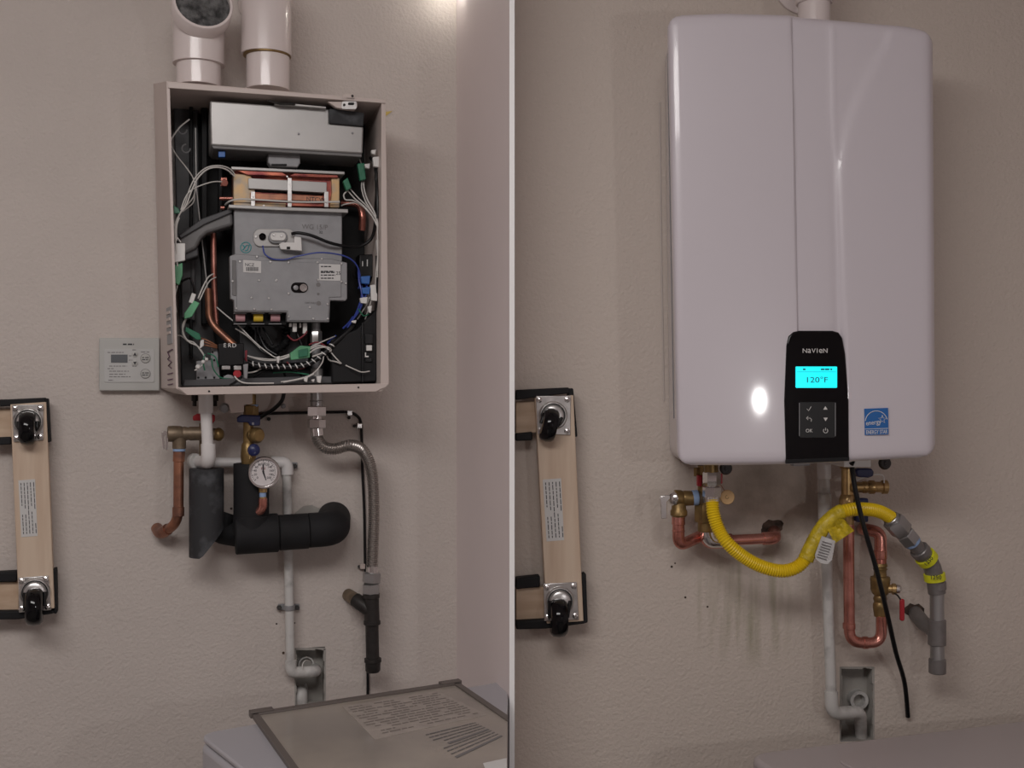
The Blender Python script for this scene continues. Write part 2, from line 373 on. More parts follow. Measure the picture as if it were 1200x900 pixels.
world_verts('wall_far_left', MB().add([(-2.55, -2.2, 0), (-2.55, 3.5, 0), (-2.55, 3.5, 2.75), (-2.55, -2.2, 2.75)], [(0, 1, 2, 3)]), 'side')
world_verts('wall_far_right', MB().add([(2.55, -2.2, 0), (2.55, 3.5, 0), (2.55, 3.5, 2.75), (2.55, -2.2, 2.75)], [(0, 1, 2, 3)]), 'side')
for bay, (a, b, c, d), par in ((L, (346, 760, 381, 826), wl), (R, (985, 782, 1024, 868), wr)):
    # open-backed recess behind the wall, with crumbly board edges
    q = [bay.at(a, b), bay.at(c, b), bay.at(c, d), bay.at(a, d)]; D = -bay.n * 0.04
    mb = MB().add(q + [v + D for v in q], [(4, 5, 6, 7), (0, 1, 5, 4), (1, 2, 6, 5), (2, 3, 7, 6), (3, 0, 4, 7)])
    part('wall_recess', par, 'cavity', mb)
    rg = random.Random(5); mb = MB()
    for (x0, y0, x1, y1) in ((a, b, c, b), (c, b, c, d), (a, b, a, d)):
        nn = 9
        for i in range(nn):
            t0, t1 = i / nn, (i + 1) / nn; w0 = rg.uniform(0.5, 2.2)
            xa, ya, xb, yb = x0 + (x1 - x0) * t0, y0 + (y1 - y0) * t0, x0 + (x1 - x0) * t1, y0 + (y1 - y0) * t1
            if y0 == y1: mb.rect(bay, xa, ya - 0.7, xb, ya + w0, 0.0012, 0.012)
            elif x0 == c: mb.rect(bay, xa - w0, ya, xa + 0.7, yb, 0.0012, 0.012)
            else: mb.rect(bay, xa - 0.7, ya, xa + w0, yb, 0.0012, 0.012)
    lab(stuff(part('broken_edge', par, 'cavity', mb)), 'crumbled plasterboard edge of the wall opening')

# small screw holes left in the walls
def specks(bay, par, L_, m='hole'):
    for x, y, r in L_:
        part('screw_hole', par, m, MB().lathe(bay.at(x, y, -0.0005), bay.n, [(0, r * 0.0018), (0.0012, r * 0.0018)], 9))
specks(L, wl, [(271 , 596, 1.5), (324, 731, 1.0), (345, 730, 1.0), (332, 765, 1.6)])
specks(R, wr, [(803, 700, 1.3), (829, 711, 1.2), (787, 664, 1.4), (791, 660, 1.0)])
# ragged dark break-outs where the pipes leave the wall
def ragged(bay, par, cx, cy, rx, ry, seed, m='hole', off=0.0012):
    rg = random.Random(seed); pts = [(cx + rx * rg.uniform(0.75, 1.15) * math.cos(a), cy + ry * rg.uniform(0.75, 1.15) * math.sin(a)) for a in [2 * PI * i / 16 for i in range(16)]]
    part('pipe_hole', par, m, MB().prism(bay, pts, off, 0.004))
ragged(R, wr, 906, 617, 13, 9, 3); ragged(R, wr, 900, 624, 9, 8, 9)
ragged(R, wr, 1072, 716, 13, 9, 4)

# ================================================================== LEFT BAY : open old heater
b = L.at(325, 455, 0.1)
H = thing('water_heater', b, 'old wall-hung water heater with its cover off and wiring exposed', 'water heater', 'wall-hung water heaters')
fo = [(195, 95), (452, 117), (456, 449), (447, 459), (219, 463), (206, 455)]
fi = [(199, 103), (447, 121), (446, 449), (446, 449.5), (211, 454), (209, 453.5)]
FR = 0.215
fro = [L.at(x, y, FR) for x, y in fo]; fri = [L.at(x, y, FR) for x, y in fi]
bko = [p - L.n * (FR - 0.004) for p in fro]; bki = [p - L.n * (FR - 0.012) for p in fri]
for i in (0, 5): bko[i] = L.at((180, 0, 0, 0, 0, 188)[i], (98, 0, 0, 0, 0, 455)[i], 0.004)
bko[4] = L.at(203, 461, 0.004)
n = 6; mb = MB().add(fro + fri + bko + bki,
    [(i, (i + 1) % n, (i + 1) % n + n, i + n) for i in range(n)] +
    [(i, i + 2 * n, (i + 1) % n + 2 * n, (i + 1) % n) for i in range(n)] +
    [(i + n, (i + 1) % n + n, (i + 1) % n + 3 * n, i + 3 * n) for i in range(n)] +
    [tuple(range(2 * n, 3 * n)), tuple(range(3 * n, 4 * n))])
case = part('case', H, 'case', mb, 0.0015)
lab(case, 'beige enamelled steel case')
part('top_flange', H, 'case', MB().prism(L, [(196, 96), (452, 117.5), (452, 121), (385, 116), (300, 110), (197, 103)], FR + 0.003, 0.004), 0.0008)
part('bottom_flange', H, 'case', MB().prism(L, [(208, 454.5), (456, 449.5), (452, 454), (446, 456), (441, 459), (219, 463), (213, 458)], FR + 0.004, 0.005), 0.0008)
screws('screw', L, [(245, 458.5, FR + 0.004), (420, 454, FR + 0.004)], H, 0.0019, 'blackmat')
# vent slot and handwriting on the left flank
def flank(x, y, d):   # point on the slanted left flank: d = 0 at the front edge, 1 at the wall
    f0 = L.at(195 + (y - 95) * 11 / 360, y, FR); k0 = L.at(180 + (y - 98) * 8 / 357, y, 0.004); k0.z = f0.z
    return f0.lerp(k0, d)
nfl = ((flank(0, 300, 1) - flank(0, 300, 0)).cross(Vector((0, 0, 1)))).normalized()
if nfl.dot(Vector((-1, -0.3, 0))) < 0: nfl = -nfl
def flankbox(d0, y0, d1, y1, th=0.0012):
    a = [flank(0, y0, d0), flank(0, y0, d1), flank(0, y1, d1), flank(0, y1, d0)]
    return MB().add([p + nfl * th for p in a] + [p - nfl * 0.001 for p in a], [(0, 1, 2, 3), (7, 6, 5, 4), (0, 4, 5, 1), (1, 5, 6, 2), (2, 6, 7, 3), (3, 7, 4, 0)])
part('vent_slot', H, 'grey', flankbox(0.12, 358, 0.42, 402))
for y0 in (363, 371, 379, 387):
    part('slot_louvre', H, 'case', flankbox(0.16, y0, 0.38, y0 + 3.2, 0.003))
mb = MB(); pr = None
wr_ = [(0.1, 409), (0.42, 411), (0.30, 417), (0.42, 420), (0.18, 424), (0.40, 428), (0.2, 431)]
mb.tube([flank(0, y, d) + nfl * 0.001 for d, y in wr_], 0.0011, 6)
for y0 in (437, 444, 450): mb.tube([flank(0, y0, 0.15) + nfl * 0.001, flank(0, y0 + 1, 0.45) + nfl * 0.001], 0.0011, 6)
lab(part('marker_note', H, 'inkpurple', mb), 'purple handwritten marker scribble')

# liner and back panels
part('back_liner', H, 'liner', MB().prism(L, [(207, 108), (427, 124), (427, 446), (212, 451)], 0.022, 0.006))
part('side_liner', H, 'panel', MB().prism(L, [(203, 112), (232, 114), (234, 300), (262, 452), (213, 452), (208, 300)], 0.05, 0.02), 0.002)
for x0, x1, y0, y1 in ((236, 243, 110, 380), (222, 226, 112, 420), (256, 261, 112, 270)):
    part('black_upright', H, 'blackmat', MB().rect(L, x0, y0, x1, y1, 0.075, 0.03), 0.002)
part('grey_junction_panel', H, 'panel', MB().prism(L, [(212, 300), (229, 305), (229, 376), (213, 372)], 0.075, 0.02), 0.002)
part('lower_tray', H, 'panel', MB().prism(L, [(216, 445), (360, 441), (400, 441), (400, 449), (214, 453)], 0.16, 0.12), 0.002)
part('back_plate', H, 'panel', MB().prism(L, [(281, 381), (360, 381), (362, 425), (281, 428)], 0.06, 0.03), 0.002)

# top : exhaust box, foam corner, brackets
part('exhaust_box', H, 'galv2', MB().prism(L, [(246, 118), (386, 128), (386, 144.5), (426, 148), (425, 180), (247, 170)], 0.185, 0.12), 0.003, 'brushed steel exhaust box')
part('exhaust_box_lip', H, 'duct', MB().prism(L, [(248, 170.5), (424, 180.5), (424, 184), (250, 174)], 0.182, 0.11), 0.001)
part('foam_block', H, 'rubberdust', MB().prism(L, [(386, 127), (427, 132), (426, 148), (386, 144.5)], 0.192, 0.11), 0.002, 'charcoal foam corner block')
part('damper_strip', H, 'galv2', MB().prism(L, [(322, 119.5), (382, 125), (382, 127), (322, 122)], 0.2, 0.03), 0.0006)
part('damper_rod', H, 'iron', MB().tube(L.pts([(314, 118, .198), (328, 121.5, .204), (346, 122, .203)]), 0.0022, 8))
tp = part('hanger_tab', H, 'case', MB().prism(L, [(384, 119), (402, 119), (419, 120), (419, 125), (416, 129), (401, 127.5), (394, 126)], 0.212, 0.012), 0.001)
part('hanger_plate', tp, 'zinc', MB().prism(L, rrect(400.5, 118.5, 418, 128, 2), 0.2165, 0.002), 0.0005)
part('hanger_slot', tp, 'blackmat', MB().prism(L, rrect(408, 120, 415, 123, 1.2), 0.2175, 0.001))
part('hanger_ear', H, 'case', MB().prism(L, rrect(401, 110.5, 416, 117.5, 2), 0.218, 0.003), 0.0008)
screws('screw', L, [(413, 112.5, .218), (403.5, 123, .2168)], H, 0.0026, 'iron')
part('hood_bracket', H, 'galv', MB().prism(L, [(314, 180), (352, 182), (352, 191), (349, 196), (318, 195), (314, 190)], 0.16, 0.03), 0.002)
part('hood_bracket_slot', H, 'blackmat', MB().rect(L, 318, 192, 336, 194.5, 0.1615, 0.002))
part('sensor_plug', H, 'blueplug', MB().rect(L, 256, 177, 264, 184, 0.17, 0.01), 0.001)
screws('screw', L, [(413, 156, .185), (350, 157, .185)], H, 0.0022, 'galv')

# heat exchanger
hx = part('heat_exchanger', H, 'heatcu', MB().prism(L, [(274, 200), (398, 206), (398, 243), (274, 241)], 0.135, 0.09), 0.002, 'red and copper coloured heat exchanger')
part('top_rail', hx, 'galv2', MB().prism(L, [(271, 195), (404, 201), (404, 204.5), (271, 198.5)], 0.155, 0.06), 0.001)
part('end_block', hx, 'gold', MB().prism(L, [(273.5, 203.5), (293, 204.5), (299, 215), (298, 242), (273.5, 241)], 0.143, 0.03), 0.0015, 'tan scorched end block')
part('end_block', hx, 'gold', MB().prism(L, [(388, 208), (398, 208.5), (398, 243), (386, 243), (389, 225)], 0.143, 0.03), 0.0015)
part('upper_bar', hx, 'heatcu', MB().prism(L, [(276, 199), (330, 201.5), (338, 206), (345, 203), (396, 205), (396, 208.5), (290, 205)], 0.15, 0.03), 0.001)
part('heat_shield', hx, 'galv2', MB().prism(L, [(291, 208.5), (383, 213.5), (383, 226), (291, 221)], 0.15, 0.012), 0.001, 'shiny silver heat shield strip')
part('shadow_slot', hx, 'blackmat', MB().prism(L, [(291, 221.3), (378, 226.3), (378, 229), (291, 224.5)], 0.137, 0.004))
part('lower_bar', hx, 'copper', MB().prism(L, [(293, 226), (378, 229.5), (378, 236), (293, 233.5)], 0.148, 0.02), 0.001)
part('white_tube', hx, 'wire', MB().tube(catmull(L.pts([(264, 240, .13), (269, 236, .15), (280, 233.5, .157), (300, 234, .16), (350, 236.7, .16), (398, 236.5, .155)])), 0.0019, 10), label='thin off-white tube')
part('yellow_strip', hx, 'gold', MB().prism(L, [(274, 236.5), (335, 238), (335, 242.5), (274, 241.5)], 0.146, 0.02), 0.0005)
for x0 in (294, 337, 380):
    part('clamp_strap', hx, 'zinc', MB().prism(L, [(x0, 208), (x0 + 5, 208.5), (x0 + 5, 243), (x0, 242.5)] if x0 == 337 else [(x0, 224), (x0 + 5, 224.5), (x0 + 5, 243), (x0, 242.5)], 0.158, 0.006), 0.0006)
screws('screw', L, [(336.5, 207, .158), (297, 230, .158), (383, 237, .158), (353, 244.5, .155), (309, 241, .158)], hx, 0.0022)
text('pencil_mark', 'NTCW', L, 370, 236, 5, 0.1485, 'ink', hx)
part('lower_rail', H, 'galv2', MB().prism(L, [(268, 239.5), (330, 242.5), (408, 245), (408, 249.5), (330, 246.5), (268, 243.5)], 0.165, 0.08), 0.001)
for x0, y0, x1, y1 in ((257, 231, 273, 234), (258, 242, 263, 245)):
    part('copper_stub', H, 'copper2', MB().cyl(L.at(x0, (y0 + y1) / 2, .11), L.at(x1, (y0 + y1) / 2, .11), 0.004), 0)
part('copper_elbow', H, 'copper2', MB().tube(fillet(L.pts([(400, 238, .06), (421, 239, .07), (425, 252, .08), (424, 270, .075)]), 0.03), 0.0075, 14))
part('thermal_plug', H, 'copper2', MB().cyl(L.at(263, 214, .13), L.at(263, 214, .145), 0.007).rect(L, 259, 208, 266, 218, .135, .008))

# burner housing with ignitor
bh = part('burner_housing', H, 'galv', MB().prism(L, [(274, 245), (401, 249), (401, 312), (275, 305)], 0.15, 0.1), 0.002, 'grey galvanised burner housing')
text('pencil_mark', 'WG 15/P', L, 369, 268.5, 5.5, 0.1505, 'inkgrey', bh)
text('pencil_mark', '32', L, 376, 273.5, 3, 0.1505, 'ink', bh)
ip = part('ignitor_plate', bh, 'galv2', MB().prism(L, rrect(297, 268, 345, 289, 8), 0.154, 0.004), 0.001)
part('sight_glass', ip, 'gloss', MB().lathe(L.at(307.5, 277.5, 0.154), L.n, [(0, 0.007), (0.003, 0.007), (0.003, 0.005), (0.001, 0.004)], 20))
part('ignitor_boss', ip, 'galv', MB().prism(L, rrect(314.5, 270.5, 337, 285, 7), 0.162, 0.008), 0.0015)
part('electrode', ip, 'whiteplug', MB().prism(L, rrect(317, 272.5, 335, 282, 4), 0.167, 0.006), 0.0015)
screws('screw', L, [(299.8, 277.5, .154), (330, 276.5, .167), (321, 275, .167)], ip, 0.003)
part('ignitor_clip', bh, 'whiteplug', MB().prism(L, [(327, 286), (331, 284), (345, 284), (345, 277), (353, 278), (354, 294), (329, 292)], 0.17, 0.012), 0.001, 'white ceramic ignitor clip')
part('clip_slot', bh, 'blackmat', MB().rect(L, 336, 289, 340, 292, .171, .002))
part('teal_stamp', bh, 'inkteal', MB().tube([L.at(288 + 6.2 * math.cos(a), 290 + 6.2 * math.sin(a), .1504) for a in [i * PI / 10 for i in range(21)]], .0009, 6).tube([L.at(x, y, .1504) for x, y in ((284.5, 287), (287, 290), (284.5, 293), (288, 288), (292, 287), (290, 293), (287, 294))], .0012, 6), label='round teal ink stamp')
wire('ignitor_lead', L, [(342, 274, .165), (350, 273, .172), (365, 276, .175), (385, 284, .172), (402, 288, .16), (420, 289, .15), (434, 281, .15), (444, 266, .16), (449, 245, .17), (448, 225, .18), (440, 195, .17), (434, 185, .13)], 1.9, 'black', H, n=10)

# gas control plate
gp = part('control_plate', H, 'galv', MB().prism(L, [(269, 300), (276, 297.5), (300, 299), (318, 302), (388, 303), (396, 305), (407, 308), (407, 350), (405, 352.5), (387, 352), (386, 377.5), (336.5, 377), (336, 366), (274.5, 365.5), (274, 352), (270, 350)], 0.172, 0.03), 0.0015, 'grey steel control plate with screws and stickers')
part('raised_panel', gp, 'galv', MB().prism(L, [(278, 304), (400, 309), (400, 348), (386, 348.5), (385, 376), (338, 375.5), (337, 364.5), (277, 364)], 0.174, 0.003), 0.001)
mb = MB().prism(L, [(272, 305), (276.5, 305), (277, 347), (272, 346)], 0.1735, 0.002)
part('folded_edge', gp, 'duct', mb, 0.0008)
sl = part('sticker', gp, 'paper', MB().prism(L, [(285, 304.5), (306, 306), (306, 320), (285, 319)], 0.1748, 0.001), label='white barcode sticker')
text('sticker_print', 'NCZ', L, 292.5, 312, 3.6, 0.175, 'ink', sl)
mb = MB(); rg = random.Random(2); x0 = 288.5
while x0 < 303: w_ = rg.uniform(0.4, 1.0); mb.rect(L, x0, 313, x0 + w_, 317.5, 0.1752, 0.0004); x0 += w_ + rg.uniform(0.4, 0.8)
stuff(part('barcode', sl, 'ink', mb))
sl = part('sticker', gp, 'paper', MB().prism(L, [(374, 309), (399, 310), (399, 329), (374, 328.5)], 0.1748, 0.001), label='white data sticker')
lines('sticker_print', L, [(376, 312.3, 388), (376, 318, 392), (376, 319.2, 392), (376, 322.4, 393), (376, 326, 391)], 0.1752, 'ink', sl, 1.3)
text('sticker_print', '25', L, 396.5, 322, 4, 0.175, 'ink', sl)
ks = part('knob_slot', gp, 'gloss', MB().prism(L, rrect(341, 331, 361, 343, 5.8), 0.176, 0.004), 0.0008)
part('adjuster', ks, 'chrome', MB().lathe(L.at(355.5, 337.3, .176), L.n, [(0, .0075), (.003, .0075), (.003, .0048), (.001, .0045)], 20))
part('adjuster', ks, 'galv', MB().lathe(L.at(346.5, 337.3, .176), L.n, [(0, .005), (.003, .005), (.004, .003)], 16))
screws('screw', L, [(281, 306.5, .1745), (316.5, 306.8, .1745), (338, 307.5, .1745), (372, 307.5, .1745), (400, 309, .173), (303.5, 328.5, .1745), (323.5, 328.8, .1745), (324, 328, .1745), (294.5, 348.8, .1745), (315, 349.5, .1745), (276.8, 361.5, .1745), (298, 362, .1745), (318, 362.5, .1745), (338, 344, .1745), (338.2, 371, .1745), (367, 373.5, .1745), (384, 373.5, .1745), (384, 356.5, .1745), (372.5, 328, .1745), (400, 330, .1738), (363, 360, .1745), (272.5, 329.5, .1738), (405, 332, .1728), (301, 300.8, .173), (377, 303.5, .173)], gp, 0.0023)
for x0, y0, s0 in ((373, 333.5, 2.6), (373.5, 355.5, 2.8), (373, 344.5, 1.6)):
    part('stamped_mark', gp, 'inkgrey', MB().lathe(L.at(x0, y0, .1742), L.n, [(0, s0 * .0017), (.0005, s0 * .0017)], 12))
text('plate_print', 'OFF MAX', L, 364, 356, 2.2, 0.1743, 'inkgrey', gp)
wire('ignition_wire', L, [(308, 288, .17), (310, 297, .176), (316, 302, .178), (322, 304, .176), (335, 304, .176), (350, 300, .18), (375, 296, .182), (400, 299, .18), (414, 306, .175), (421, 318, .17), (422, 332, .165), (420, 338, .16)], 0.9, 'bluewire', H, label='thin blue wire')

# solenoid coils under the plate
cr = part('coil_rack', H, 'blackmat', MB().rect(L, 273, 366, 336, 381, 0.135, 0.03), 0.001)
for x0, mm in ((276, 'pinkcoil'), (297, 'yellowcoil'), (317, 'pinkcoil')):
    part('coil', cr, mm, MB().cyl(L.at(x0, 372.5, .147), L.at(x0 + 11, 372.5, .147), 0.0078, 18), label={'pinkcoil': 'pink wound coil', 'yellowcoil': 'yellow wound coil'}[mm])
    part('coil_frame', cr, 'galv', MB().rect(L, x0 - 2, 366.5, x0 + 13, 367.6, .155, .02).rect(L, x0 - 2, 379, x0 + 13, 380, .155, .02), 0.0003)
for x0, x1, y1, mm in ((343, 348, 389, 'whiteplug'), (355, 360, 391, 'whiteplug'), (339, 342, 383, 'whiteplug'), (351, 353, 384, 'whiteplug')):
    part('terminal_cap', H, mm, MB().rect(L, x0, 378.5, x1, y1, .15, .01), 0.0012)

# gas pipe in the case
gpipe = part('gas_pipe', H, 'galv', MB().cyl(L.at(370, 378, .13), L.at(371, 450, .13), px(L, 370, .13, 5.2)))
part('pipe_nut', gpipe, 'zinc', MB().hexnut(L.at(370.3, 388, .13), L.at(370.5, 402, .13), px(L, 370, .13, 7)))
part('pipe_collar', gpipe, 'galv2', MB().cyl(L.at(371, 432, .13), L.at(371, 442, .13), px(L, 370, .13, 7)))

# copper water tubes
part('copper_tube', H, 'copper2', MB().tube(fillet(L.pts([(250, 268, .1), (251, 338, .1), (253.5, 380, .1), (254, 384, .1)]), .05), px(L, 250, .1, 3.4), 16), label='upright copper tube')
part('copper_tube', H, 'copper', MB().tube(fillet(L.pts([(244, 338, .115), (245, 372, .115), (251, 383, .12), (276, 406, .13)]), .03), px(L, 250, .1, 4.2), 16), label='bent copper tube')
part('tube_band', H, 'galv2', MB().cyl(L.at(241, 338, .115), L.at(241.5, 366, .115), 0.0012, 8))
part('steel_rod', H, 'galv2', MB().tube(L.pts([(229, 150, .08), (230, 220, .08), (237, 285, .08), (243, 338, .08)]), 0.0017, 8))
# sloping air duct
dc = part('air_duct', H, 'duct', MB().prism(L, [(272, 244), (273.5, 264), (243, 273), (236, 279), (230, 291), (216, 298), (208, 284), (211, 274), (237, 257)], 0.14, 0.05), 0.006, 'sloping grey plastic air duct', 3)
part('duct_rim', dc, 'panel', MB().prism(L, [(272, 243.5), (272.5, 249), (240, 263), (212, 280), (209, 276), (237, 256)], 0.146, 0.01), 0.002)
part('duct_leg', dc, 'panel', MB().prism(L, [(216, 296), (232, 288), (233, 300), (216, 306)], 0.13, 0.05), 0.003)

# black control box and the galvanised bracket
eb = part('ignition_box', H, 'black', MB().prism(L, [(256, 402.5), (286, 402), (286, 427.5), (256, 428.5)], 0.16, 0.05), 0.0015, 'small black box lettered in white')
for i_, ch in enumerate('ERD'):
    text('box_letter', ch, L, 263.5 + i_ * 5.5, 407, 4.8, 0.1605, 'whiteplug', eb, label='white letter ' + ch)
part('box_terminal', eb, 'zinc', MB().rect(L, 260, 428.5, 270, 433, .158, .02), 0.0008)
part('box_terminal', eb, 'zinc', MB().rect(L, 274, 428.5, 283, 433.5, .158, .02), 0.0008)
part('red_grommet', H, 'red', MB().cyl(L.at(278, 438, .14), L.at(278, 438, .155), px(L, 278, .15, 4.6)))
gb = part('valve_bracket', H, 'galv', MB().prism(L, [(247, 408), (254.5, 408), (257, 427), (258, 453), (230, 454), (230, 423), (247, 422)], 0.13, 0.03), 0.001, 'galvanised bracket with punched holes')
for x0, y0 in ((232.5, 442.5), (241, 442.5), (251, 442.5), (249, 412.5), (251, 422)):
    part('punched_hole', gb, 'blackmat', MB().lathe(L.at(x0, y0, .13), L.n, [(0, .0022), (.0008, .0022)], 10))
for i in range(3):
    part('copper_lead', H, 'wirebrown', MB().tube(catmull(L.pts([(234, 396 + 4 * i, .14), (243, 399 + 3 * i, .15), (254, 405 + 1.4 * i, .14)])), .0016, 8))
part('water_valve_body', H, 'galv', MB().cyl(L.at(268, 446, .12), L.at(268, 446, .15), .012).rect(L, 262, 440, 290, 452, .12, .04), 0.002)
# right-hand lower circuit box
cb = part('circuit_box', H, 'blackmat', MB().prism(L, [(388, 398), (418, 386), (441, 362), (442, 447), (389, 449)], 0.17, 0.13), 0.003, 'black circuit box')
part('circuit_ridge', cb, 'black', MB().rect(L, 424, 378, 426, 448, .176, .01), 0.0008)
part('jumper', cb, 'whiteplug', MB().rect(L, 429.5, 404.5, 436, 411, .178, .01), 0.0008, 'small white jumper block')
part('jumper', cb, 'whiteplug', MB().prism(L, [(428, 413), (429, 413), (429, 417), (432, 417), (432, 418.5), (428, 418.5)], .178, .01))
part('socket', cb, 'black', MB().rect(L, 428, 391, 438, 403, .175, .01).rect(L, 428, 419, 436, 424, .175, .01), 0.001)
part('relay_block', H, 'black', MB().rect(L, 421, 298, 437, 325, .12, .05), 0.002)
part('relay_pins', H, 'whiteplug', MB().rect(L, 424.5, 306, 425.5, 312, .122, .003).rect(L, 430, 304, 431, 312, .122, .003))
part('bellows_hose', H, 'blackmat', MB().tube([p for p in resample(catmull(L.pts([(288, 384, .08), (305, 400, .09), (318, 412, .09), (334, 402, .09), (335, 385, .08)]), 12), .002)], [0.008 + 0.0014 * math.sin(i * 1.7) for i in range(len(resample(catmull(L.pts([(288, 384, .08), (305, 400, .09), (318, 412, .09), (334, 402, .09), (335, 385, .08)]), 12), .002)))], 12), label='black ribbed inner hose')

# wires and plugs
W = 'wire'
wl_ = [
 [(199, 167, .15), (204, 158, .15), (212, 148, .14), (222, 140, .13)],
 [(199, 168, .15), (207, 182, .15), (218, 196, .15), (226, 208, .15), (229, 220, .15), (226, 232, .16), (214, 246, .17), (208, 255, .18), (204, 265, .19)],
 [(275, 204, .16), (268, 197, .17), (255, 194, .18), (241, 197, .18), (229, 208, .18), (222, 222, .18), (217, 238, .18), (211, 250, .19), (206, 262, .195), (204, 280, .195)],
 [(275, 207, .16), (266, 199, .172), (254, 196, .182), (242, 199, .182), (231, 210, .182), (224, 225, .182), (218, 241, .182), (210, 252, .19), (207, 266, .195), (207, 282, .195)],
 [(260, 213, .16), (250, 213, .17), (236, 217, .175), (224, 223, .18), (217, 232, .182), (212, 246, .185)],
 [(204, 262, .192), (203, 272, .195), (209, 280, .195), (212, 284, .195)],
 [(210, 255, .192), (206, 268, .197), (206, 284, .197), (208, 312, .19)],
 [(228, 229, .15), (226, 238, .155), (214, 248, .16)],
 [(208, 334, .18), (205, 350, .18), (207, 366, .18)],
 [(250, 321, .13), (244, 325, .14), (238, 336, .15), (232, 350, .155)],
 [(253, 325, .13), (246, 329, .14), (240, 339, .15), (234, 352, .155)],
 [(219, 372, .15), (216, 380, .15), (214, 390, .155), (219, 398, .16), (228, 402, .16), (236, 412, .16), (243, 424, .155)],
 [(218, 373, .15), (214, 382, .153), (216, 393, .157), (222, 401, .162), (232, 406, .16), (239, 416, .155)],
 [(208, 393, .14), (213, 394, .15), (220, 400, .16)],
 [(254, 360, .11), (262, 367, .12), (280, 382, .13), (300, 402, .14), (315, 414, .15), (325, 419, .155), (340, 415, .16)],
 [(276, 385, .12), (290, 394, .13), (305, 408, .14)],
 [(290, 417, .15), (305, 420, .155), (325, 421, .157), (338, 417, .16), (350, 408, .165)],
 [(292, 418, .15), (308, 422, .156), (326, 422, .158), (342, 417, .162)],
 [(275, 441, .16), (280, 446, .165), (290, 449, .17), (321, 449, .17)],
 [(329, 447.5, .17), (345, 445, .17), (360, 441, .172), (370, 435, .175), (378, 424, .178), (379, 414, .178)],
 [(332, 448, .17), (357, 443, .172), (368, 438, .175)],
 [(362, 414, .178), (372, 408, .182), (384, 407, .18), (388, 411, .175), (380, 413, .178), (366, 418, .178)],
 [(362, 410, .178), (374, 405, .182), (386, 408, .18)],
 [(364, 407, .178), (372, 403, .182), (383, 398, .175), (393, 394, .15)],
 [(383, 417, .16), (386, 422, .16), (394, 424, .18), (399, 426, .178)],
 [(388, 413, .17), (394, 420, .182), (400, 426, .178)],
 [(405, 428, .18), (416, 433, .185), (424, 436, .185), (433, 435, .18)],
 [(289, 437, .15), (300, 435, .155), (312, 428, .155)],
 [(240, 425, .155), (232, 432, .16), (228, 434, .16)],
 [(424, 213, .15), (424, 222, .16), (428, 235, .175), (435, 247, .185), (443, 259, .19), (445, 268, .192)],
 [(426, 213, .15), (427, 223, .16), (431, 235, .175), (438, 247, .185), (445, 260, .19), (445, 270, .192)],
 [(408, 224, .14), (416, 233, .16), (428, 243, .175), (437, 255, .185), (443, 266, .19)],
 [(411, 222, .14), (420, 232, .16), (431, 243, .175), (440, 256, .187), (445, 268, .192)],
 [(408, 223, .14), (403, 228, .14), (405, 234, .14), (414, 235, .15), (425, 241, .17), (436, 253, .185)],
 [(400, 241, .13), (406, 239, .14), (418, 238, .15), (430, 246, .175), (439, 258, .187)],
 [(443, 266, .19), (444, 275, .193), (443, 285, .193), (443, 300, .193), (441, 318, .19), (440, 334, .185)],
 [(446, 268, .19), (445, 282, .193), (444, 305, .193), (443, 325, .19)],
 [(421, 185, .14), (423, 191, .15), (424, 194, .15)],
 [(419, 374, .15), (424, 366, .16), (430, 356, .17), (433, 348, .175)],
 [(428, 374, .15), (432, 362, .165), (435, 352, .175)],
]
for i, p in enumerate(wl_):
    wire('white_wire', L, p, 0.75 if i % 3 else 0.9, W, H, 5, n=6)
for p in ([(300, 384, .12), (300, 398, .13), (306, 410, .14), (320, 418, .145)], [(304, 384, .12), (305, 395, .13), (312, 408, .14), (324, 416, .145)], [(308, 384, .12), (314, 394, .13), (320, 404, .14)],
          [(290, 452, .13), (300, 440, .15), (315, 432, .155), (330, 430, .155), (350, 436, .15), (356, 449, .14)], [(213, 330, .15), (222, 326, .13), (226, 334, .13), (228, 346, .14)], [(262, 452, .15), (272, 450, .16), (284, 441, .16)],
          [(444, 195, .16), (448, 212, .18), (448, 235, .19), (446, 256, .19)], [(446, 300, .18), (451, 330, .185), (449, 352, .18), (442, 362, .17), (438, 376, .15)], [(448, 300, .18), (449, 318, .19), (447, 340, .18)],
          [(330, 420, .15), (332, 434, .15), (336, 446, .14)], [(334, 384, .12), (345, 386, .13), (352, 400, .14), (356, 412, .15)]):
    wire('black_wire', L, p, 1.3, 'black', H, 5, n=7)
for p in ([(420, 316, .16), (421, 330, .17), (424, 345, .175), (421, 358, .17), (416, 370, .165), (410, 380, .16)], [(424, 335, .165), (425, 350, .177), (422, 362, .172), (414, 374, .165), (407, 384, .16)],
          [(426, 330, .165), (430, 336, .175), (428, 348, .177), (420, 360, .17)], [(402, 385, .15), (409, 378, .155), (414, 371, .16)], [(384, 402, .16), (390, 397, .15), (394, 393, .15)]):
    wire('blue_wire', L, p, 1.2, 'bluewire', H, 5, n=7)
for p in ([(337, 393, .14), (345, 399, .15), (355, 394, .15), (360, 388, .15)], [(362, 404, .175), (372, 401, .18), (382, 406, .178)], [(286, 420, .15), (290, 424, .155), (288, 430, .155)], [(336, 424, .15), (346, 432, .155), (358, 430, .16), (364, 422, .165)]):
    wire('red_wire', L, p, 1.0, 'wirered', H, 5, n=7)
for p in ([(240, 415, .158), (238, 424, .16), (240, 434, .158)], [(248, 420, .155), (250, 432, .155), (258, 442, .155), (270, 444, .155)], [(320, 437, .15), (340, 436, .155), (362, 439, .16)], [(243, 414, .155), (252, 418, .155), (256, 430, .16)], [(420, 362, .175), (426, 370, .17), (432, 368, .165)]):
    wire('green_wire', L, p, 0.8, 'green', H, 5, n=7)
